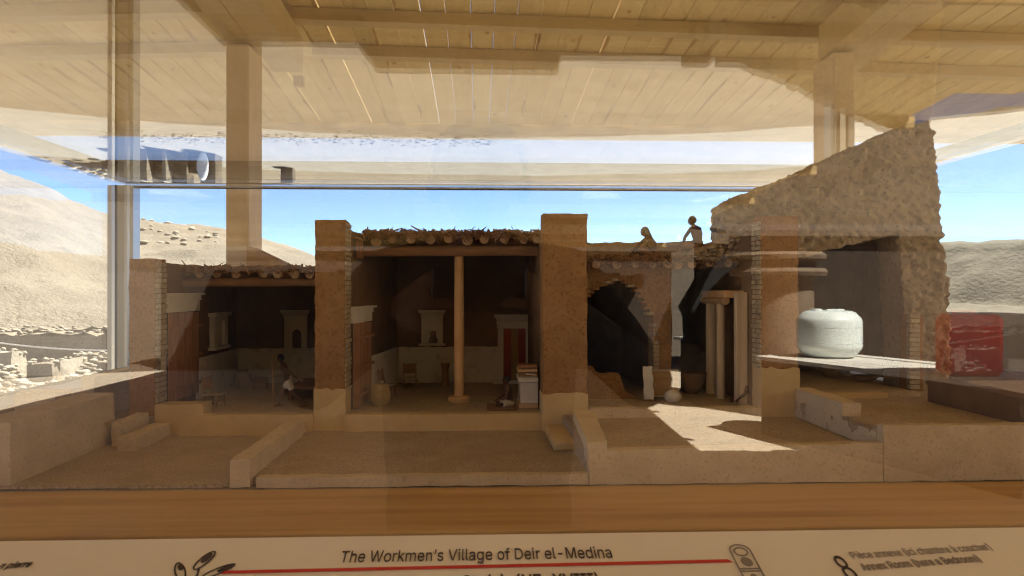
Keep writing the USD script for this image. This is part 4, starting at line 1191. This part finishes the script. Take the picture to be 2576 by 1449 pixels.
def kilt(A, low, flare=.03, r=.10):
    H = m3.Manifold.batch_hull
    m = H([ball(A['hipL'], r), ball(A['hipR'], r), ball(A['pelvis'] + np.array([0, 0, .09]), r * 1.02)])
    for q in 'LR':
        k_ = A['hip' + q] * (1 - low) + A['kn' + q] * low
        m = m + H([ball(A['hip' + q], r), ball(k_, r * .78 + flare)])
    m = m + H([ball(A['hipL'] * (1 - low) + A['knL'] * low, r * .7), ball(A['hipR'] * (1 - low) + A['knR'] * low, r * .7), ball(A['pelvis'], r * .8)])
    t = tm(m.refine_to_length(.02)); t.merge_vertices()
    trimesh.smoothing.filter_taubin(t, iterations=6)
    return t


def hair(A, long_=False):
    face = A['face'] / np.linalg.norm(A['face'])
    hd = A['head']
    H = m3.Manifold.batch_hull
    m = H([ball(hd + np.array([0, 0, .045]) - face * .012, .1, 16), ball(hd - face * .045 + np.array([0, 0, .01]), .085, 14)])
    cut = ball(hd + face * .13 - np.array([0, 0, .04]), .098, 14)
    m = m - cut
    if long_:
        m = m + H([ball(hd - face * .05, .085, 12), ball(A['neck'] - face * .06 - np.array([0, 0, .06]), .08, 12)])
    return tm(m)


def figure(label, J, loc, rotz=0, kilt_low=.6, long_=False, dress=False, scale=S, cat_='figurine'):
    t = thing('figurine', label, cat_, None, loc, rotz, scale)
    m, A, *_ = person_mesh(J)
    obj('body', m, M['skin'], t, True)
    obj('hair', hair(A, long_), M['hair'], t, 60)
    if kilt_low:
        obj('kilt', kilt(A, kilt_low), M['linen'] if not dress else M['furn'], t, True)
    return t, A


# striding man, facing -x and away, staff in the leading hand
J = dict(pelvis=(0, 0, .80), chest=(-.13, 0, 1.14), neck=(-.20, 0, 1.33), head=(-.27, .0, 1.49), face=(-1, .35, -.08),
         shL=(-.17, -.19, 1.27), shR=(-.17, .19, 1.27), elL=(.12, -.30, 1.07), wrL=(.36, -.36, .90), elR=(-.27, .24, .98), wrR=(-.47, .14, .94),
         hipL=(0, -.10, .78), hipR=(0, .10, .78), knL=(.16, -.10, .42), anL=(.50, -.10, .12), toeL=(.38, -.10, .03), knR=(-.26, .10, .48), anR=(-.30, .10, .07), toeR=(-.50, .10, .03), palmL=(0, 1, 0), palmR=(0, 0, -1.0), curl=(1.0,))
wx, wy = X(728, 1.125), 1.125
figure('striding man in a short white kilt with a walking staff in the left room', J, (wx, wy, ZF - .0005), 0, .45)
stf = obj('walking_staff', cyl((wx - .50 * S, wy + .06 * S, ZF), (wx - .545 * S + .0, wy + .09 * S, ZF + 1.55 * S), .0009, .0007, 8), M['log'], None, 40)
tag(stf, 'thin brown staff held by the striding man', 'staff')

# seated, cross-legged scribe facing left
Js = dict(pelvis=(0, 0, .10), chest=(-.06, 0, .45), neck=(-.10, 0, .63), head=(-.15, 0, .79), face=(-1, -.15, -.35), shL=(-.08, -.19, .58), shR=(-.08, .19, .58),
          elL=(-.16, -.27, .32), wrL=(-.36, -.16, .24), elR=(-.16, .27, .32), wrR=(-.36, .12, .24), hipL=(0, -.10, .11), hipR=(0, .10, .11),
          knL=(-.34, -.34, .12), anL=(-.42, .05, .07), toeL=(-.34, .22, .06), knR=(-.34, .34, .12), anR=(-.36, -.05, .07), toeR=(-.26, -.2, .06), palmL=(0, .2, -1), palmR=(0, -.2, -1), curl=(.7,))
figure('seated man with crossed legs and a white kilt in front of the white altar', Js, (X(1285, 1.115), 1.115, ZF), 8, .75)
mt = obj('reed_mat', rough(bevel(X(1225, 1.10), X(1300, 1.10), 1.075, 1.14, ZF + .0002, ZF + .0016, .0005), .006, .0004, 80, 5), M['furn'], None)
tag(mt, 'dark reed mat under the seated man by the altar', 'mat')
# woman on the roof, long hair, leaning forward
Jw = dict(pelvis=(0, 0, .12), chest=(-.10, 0, .46), neck=(-.20, 0, .62), head=(-.29, 0, .76), face=(-1, -.1, -.45), shL=(-.17, -.17, .58), shR=(-.17, .17, .58),
          elL=(-.38, -.22, .40), wrL=(-.56, -.14, .24), elR=(-.38, .22, .40), wrR=(-.56, .10, .24), hipL=(0, -.10, .12), hipR=(0, .10, .12),
          knL=(-.40, -.16, .32), anL=(-.28, -.16, .07), toeL=(-.48, -.16, .03), knR=(-.40, .16, .30), anR=(-.26, .16, .07), toeR=(-.46, .16, .03), palmL=(0, .2, -1), palmR=(0, -.2, -1), curl=(.8,))
figure('woman with long dark hair bending forward on the right roof', Jw, (X(1648, 1.125), 1.125, Z(656, 1.125)), -35, .8, True, True, S * 1.2)
# man on the roof
Jm = dict(pelvis=(0, 0, .10), chest=(-.05, 0, .46), neck=(-.12, 0, .64), head=(-.20, 0, .80), face=(-1, -.3, -.25), shL=(-.09, -.20, .59), shR=(-.09, .20, .59),
          elL=(-.22, -.30, .36), wrL=(-.34, -.24, .12), elR=(-.20, .28, .34), wrR=(-.38, .16, .22), hipL=(0, -.10, .11), hipR=(0, .10, .11),
          knL=(-.32, -.33, .13), anL=(-.42, .05, .07), toeL=(-.34, .22, .06), knR=(-.32, .34, .13), anR=(-.36, -.05, .07), toeR=(-.26, -.2, .06), palmL=(.2, .2, -1), palmR=(0, -.2, -1), curl=(.6,))
figure('bare-chested man sitting upright on the roof near the rubble', Jm, (X(1757, 1.12), 1.12, Z(629, 1.12)), -48, .7, False, True, S * 1.16)
seat = obj('mud_block', rough(bevel(X(1725, 1.12), X(1792, 1.12), 1.103, 1.145, ZC + .047, Z(630, 1.12), .004), .004, .002, 80, 7), M['rubble'], None, 50)
tag(seat, 'rough mud block on the roof on which the bare-chested man sits', 'mud block')
# crouching man in the kitchen
Jc = dict(pelvis=(0, 0, .20), chest=(-.20, 0, .44), neck=(-.34, 0, .54), head=(-.46, 0, .64), face=(-1, -.2, -.6), shL=(-.30, -.18, .50), shR=(-.30, .18, .50),
          elL=(-.42, -.22, .30), wrL=(-.58, -.14, .16), elR=(-.42, .22, .30), wrR=(-.58, .12, .16), hipL=(0, -.10, .2), hipR=(0, .10, .2),
          knL=(-.28, -.18, .36), anL=(-.06, -.16, .07), toeL=(-.26, -.16, .03), knR=(-.28, .18, .12), anR=(.08, .16, .07), toeR=(-.1, .16, .03), palmL=(0, .2, -1), palmR=(0, -.2, -1), curl=(.9,))
figure('crouching brown figure working at the foot of the cream door frame', Jc, (X(1878, 1.075), 1.06, ZK), 25, .5, False, True)

# ================================================================ RUINS AHEAD
ZR = -2.0


def ruin(label, px0, px1, row_t, row_b, Y, depth, seed, material='ruin', uneven=.18, nst=14):
    t = thing('ruin_wall', label, 'ruined wall')
    x0, x1 = X(px0, Y), X(px1, Y)
    zb, zt = min(Z(row_b, Y, (px0 + px1) / 2), ZR + .15), Z(row_t, Y, (px0 + px1) / 2)
    n = max(3, int((x1 - x0) / .5))
    g = np.random.default_rng(seed)
    pts = [(x0, zb - .3), (x1, zb - .3)] + [(x1 + (x0 - x1) * i / n, zt + g.uniform(-uneven, uneven * .4)) for i in range(n + 1)]
    obj('wall_body', rough(extrude_xz(pts, Y, Y + depth), .28, .09, 1.6, seed), M[material], t, 35)
    for i in range(nst):
        xx_ = g.uniform(x0, x1)
        obj('stone', stone((xx_, Y + g.uniform(0.0, depth), zt + g.uniform(-.12, .1)), g.uniform(.07, .16), seed * 50 + i), M['ruin_pale'], t, 50)
    return t


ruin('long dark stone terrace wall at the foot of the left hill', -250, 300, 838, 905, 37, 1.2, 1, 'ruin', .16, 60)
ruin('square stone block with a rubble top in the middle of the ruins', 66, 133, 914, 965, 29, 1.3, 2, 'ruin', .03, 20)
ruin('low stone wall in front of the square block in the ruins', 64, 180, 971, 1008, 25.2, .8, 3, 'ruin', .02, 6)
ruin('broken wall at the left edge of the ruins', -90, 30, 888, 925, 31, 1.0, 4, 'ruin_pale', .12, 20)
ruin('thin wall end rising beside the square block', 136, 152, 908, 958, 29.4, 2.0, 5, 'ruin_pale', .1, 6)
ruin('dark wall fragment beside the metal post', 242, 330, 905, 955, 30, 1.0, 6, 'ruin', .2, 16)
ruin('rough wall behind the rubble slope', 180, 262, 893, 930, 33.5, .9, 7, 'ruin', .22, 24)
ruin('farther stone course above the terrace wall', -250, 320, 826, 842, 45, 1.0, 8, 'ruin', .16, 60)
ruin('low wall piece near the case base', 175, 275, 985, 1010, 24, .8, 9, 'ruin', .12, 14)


rk = thing('rock_outcrop', 'brown rock outcrop near the crest of the left hill', 'rocks')
hv = np.array(g_far.vertices)
dd_ = hv - np.array([0, 0, ZC])
dep = dd_ @ np.array([SY, CY, 0])
hpx = 1288 + F * (dd_ @ np.array([CY, -SY, 0])) / np.maximum(dep, 1)
hrow = 729 - F * dd_[:, 2] / np.maximum(dep, 1)
sel = np.where((dep > 60) & (hpx > 350) & (hpx < 560) & (hrow < 615) & (hv[:, 1] > 0) & (np.hypot(hv[:, 0], hv[:, 1]) < 203))[0]
gk = np.random.default_rng(12)
for i, j in enumerate(gk.choice(sel, min(46, len(sel)), replace=False)):
    obj('rock', stone(hv[j] + [0, 0, .1], gk.uniform(.25, .8), 7000 + i, .45), M['ruin_pale'], rk, 50)



def heap(label, px0, px1, row0, row1, n, seed):
    t = thing('rubble_heap', label, 'rubble')
    g = np.random.default_rng(seed)
    for i in range(n):
        q = g.random()
        px = px0 + (px1 - px0) * g.random()
        row = row0 + (row1 - row0) * (q ** .9)
        p = onplane(px, row, -(ZC - ZR) + .12)
        obj('stone', stone((p[0], p[1], ZR + .1 + .5 * math.sin(math.pi * min(1, max(0, (px - px0) / (px1 - px0)))) * g.random()), g.uniform(.06, .19), seed * 400 + i), M[('ruin_pale', 'ruin_pale', 'ruin')[i % 3]], t, 50)


heap('pale rubble slope beside the metal post', 170, 285, 905, 1005, 190, 1)
heap('scattered pale stones at the near left of the ruins', -60, 130, 985, 1010, 70, 2)
heap('pale stones left of the square block', -40, 66, 925, 975, 70, 3)
# gravel beyond the shelter, seen mirrored in the glass top
gv = thing('gravel_strip', 'fine gravel strip beyond the shelter, mirrored along its edge in the glass top', 'gravel')
gg = np.random.default_rng(4)
obj('gravel', cat([stone((X(gg.uniform(250, 1250), 19.9) , 19.9 + gg.normal(0, .35), ZR + gg.uniform(0, .05)), gg.uniform(.02, .055), 9000 + i, .22) for i in range(700)]), M['ruin_pale'], gv, 50, kind='stuff')
# white cable
pc_ = []
pA, pB = at(-120, 846, 34), at(420, 880, 34)
for i in range(12):
    q0, q1 = i / 12, (i + 1) / 12
    s0, s1 = -.25 * math.sin(math.pi * q0), -.25 * math.sin(math.pi * q1)
    pc_.append(cyl(pA + (pB - pA) * q0 + [0, 0, s0], pA + (pB - pA) * q1 + [0, 0, s1], .03, None, 6))
cb_ = obj('cable', cat(pc_), M['cable'])
tag(cb_, 'thin white cable stretched in front of the dark terrace wall', 'cable')

# low stones on the ground beyond, seen upside down in the glass top
rw = thing('buttress_wall', 'low dark stone wall with two buttresses coloured paler as if sunlit, mirrored in the glass top', 'wall')
y_ = 22.0


def zrow(r, y):
    return ZC + .48 - (729 - r) / F * y


obj('wall_body', rough(box(X(300, y_), X(470, y_), y_, y_ + .5, ZR - .2, zrow(468, y_)), .2, .04, 2, 31), M['ruin'], rw, 35)
obj('wall_body', rough(box(X(470, y_), X(500, y_), y_ + .2, y_ + .9, ZR - .2, zrow(440, y_)), .2, .05, 2, 36), M['ruin'], rw, 35)
for p0, p1 in ((366, 386), (425, 434)):
    obj('buttress', rough(box(X(p0, y_), X(p1, y_), y_ - .45, y_ - .01, ZR - .2, zrow(465, y_)), .2, .03, 2, 32), M['ruin_pale'], rw, 35)  # paler stone stands for the sunlit sides of the buttresses
kb = obj('stone_block', rough(box(X(500, y_), X(538, y_), y_ + .1, y_ + .7, ZR - .1, zrow(466, y_)), .15, .03, 2, 33), M['ruin'], None, 35)
tag(kb, 'dark upright stone block right of the buttress wall, mirrored above the pale sack', 'stone block')
sk_ = obj('pale_sack', rough(m3.Manifold.sphere(1.0, 24).scale([.16, .15, .40]).translate([X(513, y_), y_ - .1, zrow(424, y_)]), .08, .025, 5, 34), M['sack'], None, True)
tag(sk_, 'pale blue sack leaning against the upright stone block', 'sack')
yl = 24.6
lb = obj('lone_block', rough(box(X(706, yl), X(736, yl), yl, yl + .35, ZR - .1, zrow(463, yl)), .12, .015, 3, 35), M['ruin'], None, 35)
tag(lb, 'lone dark stone block on open sand, mirrored beside the timber post', 'stone block')
# shaded parapet outside the right side of the case
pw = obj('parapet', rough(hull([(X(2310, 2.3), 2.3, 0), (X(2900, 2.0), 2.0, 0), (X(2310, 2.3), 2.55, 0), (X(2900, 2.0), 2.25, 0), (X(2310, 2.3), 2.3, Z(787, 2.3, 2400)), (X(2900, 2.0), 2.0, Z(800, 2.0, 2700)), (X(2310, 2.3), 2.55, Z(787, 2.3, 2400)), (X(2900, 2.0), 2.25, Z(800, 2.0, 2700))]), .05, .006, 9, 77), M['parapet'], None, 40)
tag(pw, 'shaded grey-brown parapet wall outside the right side of the case', 'parapet wall')

# ================================================================ BEHIND THE CAMERA (seen mirrored in the front pane)
def bench(label, pA_, pB_, h, wide, n, group):
    a, b = np.array(pA_), np.array(pB_)
    d = b - a; L = np.linalg.norm(d); d /= L
    nn = np.array([-d[1], d[0]])
    t = thing('plank_bench', label, 'bench', None)
    g = random.Random(n)
    for i in range(n):
        o = (i - (n - 1) / 2) * wide / n
        w = wide / n * .46
        zz = h + g.uniform(-.006, .006)
        pts = []
        for e in (a - d * g.uniform(0, .15), b + d * g.uniform(0, .15)):
            for s_ in (-w, w):
                q = e + nn * (o + s_)
                pts += [(q[0], q[1], zz - .035), (q[0], q[1], zz)]
        obj('plank', hull(pts), M['bench'], t)
    for q in (.1, .9):
        c = a + d * L * q
        obj('trestle', hull([(c[0] + nn[0] * s_ + d[0] * e, c[1] + nn[1] * s_ + d[1] * e, z_) for s_ in (-wide * .3, wide * .3) for e in (-.05, .05) for z_ in (0, h - .042)]), M['screen'], t)
    for s_ in (-wide * .44, wide * .44):
        obj('shade_board', hull([(c[0] + nn[0] * (s_ + e), c[1] + nn[1] * (s_ + e), z_) for c in (a, b) for e in (-.012, .012) for z_ in (.0, h - .043)]), M['screen'], t)  # dark boards standing in for the shade under the bench
    return t


bz = .73
b1a, b1b = mx(2010, 7.3), mx(2680, 5.0)
bench('weathered plank bench carrying the pale blue tank and the red canister', b1a, b1b, bz, 1.0, 6, None)
bench('narrow weathered plank bench left of the pale blue tank', mx(1740, 10.2), mx(1985, 8.7), bz, .4, 3, None)
# added stack with a slanting side, black so its sunlit face stays dark
yv = 8.9
tp = []
for p_, r_ in ((1812, 640), (1740, 775), (1752, 800), (1752, 1021), (1908, 1021), (1908, 640)):
    d_ = at(p_, r_, yv)
    tp.append((d_[0], d_[2]))
stack_black = obj('added_stack', rough(extrude_xz(tp, 1.26 - yv - .6, 1.26 - yv), .12, .02, 4, 88), M['stack_black'], None, 40)
tag(stack_black, 'added covered stack with a slanting side, blackened to look unlit when mirrored behind the narrow plank bench', 'covered stack')
# tank
tx, ty = mx(2085, 7.0)
tk = thing('water_tank', 'pale blue plastic water tank standing on the plank bench', 'water tank', None, (tx, ty, bz + .007))
obj('body', lathe([(0, 0), (.19, 0), (.225, .012), (.275, .075), (.285, .10), (.285, .125), (.279, .129), (.285, .133), (.285, .265), (.279, .269), (.285, .273), (.285, .325), (.272, .36), (.225, .408), (.19, .42), (0, .422)], 40), M['tank'], tk, 40)
obj('cap', lathe([(0, 0), (.05, 0), (.05, .016), (0, .018)], 20, (-.12, 0, .4215)), M['tank'], tk, 40)
obj('handle', box(-.02, .14, -.015, .015, .4225, .436), M['tank'], tk)
rx, ry = mx(2436, 5.45)
rc = thing('red_canister', 'red plastic canister with a dark lid on the right of the plank bench', 'canister', None, (rx, ry, bz + .007), 18)
obj('body', bevel(-.195, .195, -.12, .12, 0, .44, .035), M['redplastic'], rc, 40)
obj('neck', cyl((.1, 0, .438), (.1, 0, .475), .035, None, 18), M['lid'], rc, 40)
obj('handle', bevel(-.12, .04, -.014, .014, .45, .472, .006), M['redplastic'], rc)
for sx in (-.09, .03):
    obj('handle_foot', box(sx - .012, sx + .012, -.012, .012, .436, .451), M['redplastic'], rc)
# masonry drum with two rims
dx, dy = mx(1955, 8.4)
dr = thing('masonry_drum', 'round plastered drum with two projecting rims behind the plank benches', 'stone drum', None, (dx, dy, 0))
obj('body', lathe([(0, 0), (.40, 0), (.38, .6), (.38, 1.5), (0, 1.5)], 32), M['drum'], dr, 40)
obj('rim', lathe([(0, 1.5), (.5, 1.5), (.52, 1.54), (.50, 1.58), (.40, 1.58), (0, 1.58)], 32), M['drum'], dr, 40)
obj('rim', lathe([(0, 1.581), (.40, 1.581), (.40, 1.66), (.50, 1.68), (.51, 1.72), (.48, 1.75), (0, 1.76)], 32), M['drum'], dr, 40)

# building at the shelter's far end, shade put into its dark colour
fw_ = thing('mud_building', 'low mudbrick building with shade put into its colour, mirrored dimly behind the visitor in the front pane', 'building')
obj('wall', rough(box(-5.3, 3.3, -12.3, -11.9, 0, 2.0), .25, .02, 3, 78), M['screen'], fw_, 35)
obj('roof', rough(box(-5.4, 3.4, -13.0, -11.8, 2.005, 2.1), .3, .02, 3, 79), M['parapet'], fw_, 35)
dd = obj('door', box(-1.3, -.4, -11.88, -11.84, 0, 1.3), M['door'], fw_)
for i in range(4):
    obj('board', box(-1.29 + i * .225, -1.08 + i * .225, -11.835, -11.82, .02, 1.28), M['door'], dd)

hut = thing('added_hut', 'added dark hut that darkens the mirror image behind the tank and the benches', 'hut')  # put in to darken the reflections over the far right room
hx0, hx1, hy = X(1835, 12.0), X(3100, 12.0), 1.26 - 12.0
nb_ = 30
for i in range(nb_):
    a, b = hx0 + (hx1 - hx0) * i / nb_, hx0 + (hx1 - hx0) * (i + 1) / nb_
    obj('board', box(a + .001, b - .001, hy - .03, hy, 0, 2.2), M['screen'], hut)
obj('roof', hull([(xq, yq, zq) for xq in (hx0 - .1, hx1 + .1) for (yq, zq) in ((hy + .15, 2.21), (hy + .15, 2.28), (hy - 2.2, 2.5), (hy - 2.2, 2.57))]), M['parapet'], hut)
obj('back_wall', box(hx0, hx1, hy - 2.0, hy - 1.95, 0, 2.2), M['screen'], hut)

# person taking the picture
ph = thing('person', 'person in dark clothes holding up a phone, mirrored in the front pane', 'person')
gy = -.42
Jp = dict(pelvis=(0, gy - .05, .93), chest=(0, gy + .0, 1.24), neck=(0, gy + .05, 1.43), head=(0.0, gy + .10, 1.56), face=(0, 1, -.25),
          shL=(-.19, gy + .02, 1.37), shR=(.19, gy + .02, 1.37), elL=(-.33, gy + .13, 1.17), elR=(.33, gy + .13, 1.17), wrL=(-.155, gy + .335, 1.30), wrR=(.155, gy + .335, 1.30),
          handL=(.55, .35, .35), handR=(-.55, .35, .35), palmL=(1, .2, .2), palmR=(-1, .2, .2), curl=(.9,),
          hipL=(-.10, gy - .05, .90), hipR=(.10, gy - .05, .90), knL=(-.12, gy - .02, .48), anL=(-.13, gy - .06, .08), toeL=(-.15, gy + .12, .03), knR=(.12, gy - .02, .48), anR=(.13, gy - .06, .08), toeR=(.15, gy + .12, .03))
pm, PA, fwd, upv, right = person_mesh(Jp, detail=.02)
obj('body', pm, M['person_skin'], ph, True)
obj('hair', hair(PA), M['hair'], ph, 60)
Hh = m3.Manifold.batch_hull
e = 1.14
sh_ms = [Hh([ball(PA['hipL'] + [0, 0, .04], .108), ball(PA['hipR'] + [0, 0, .04], .108), ball(PA['chest'] - [.1, 0, 0], .115), ball(PA['chest'] + [.1, 0, 0], .115)]),
         Hh([ball(PA['chest'] - [.1, 0, 0], .115), ball(PA['chest'] + [.1, 0, 0], .115), ball(PA['shL'], .072), ball(PA['shR'], .072), ball(PA['neck'] - [0, 0, .03], .07)])]
for q in 'LR':
    sh_ms += [limb(PA['sh' + q], PA['el' + q], .075, .062), limb(PA['el' + q], PA['el' + q] * .02 + PA['wr' + q] * .98, .06, .044)]
sm_ = tm(m3.Manifold.batch_boolean(sh_ms, m3.OpType.Add).refine_to_length(.03)); sm_.merge_vertices()
trimesh.smoothing.filter_taubin(sm_, iterations=5)
obj('shirt', sm_, M['cloth_dark'], ph, True)
tr_ms = []
for q in 'LR':
    tr_ms += [limb(PA['hip' + q], PA['kn' + q], .108, .078), limb(PA['kn' + q], PA['an' + q] + [0, 0, .03], .076, .062)]
tr_ms.append(Hh([ball(PA['hipL'], .104), ball(PA['hipR'], .104), ball(PA['pelvis'] + [0, 0, .06], .11)]))
tt = tm(m3.Manifold.batch_boolean(tr_ms, m3.OpType.Add).refine_to_length(.03)); tt.merge_vertices()
trimesh.smoothing.filter_taubin(tt, iterations=5)
obj('trousers', tt, M['trouser'], ph, True)
pho = thing('phone', 'black phone held up in front of the person', 'phone', None, (0, -.014, ZC))
obj('shell', bevel(-.078, .078, -.0045, .0045, -.037, .037, .003), M['phone'], pho)
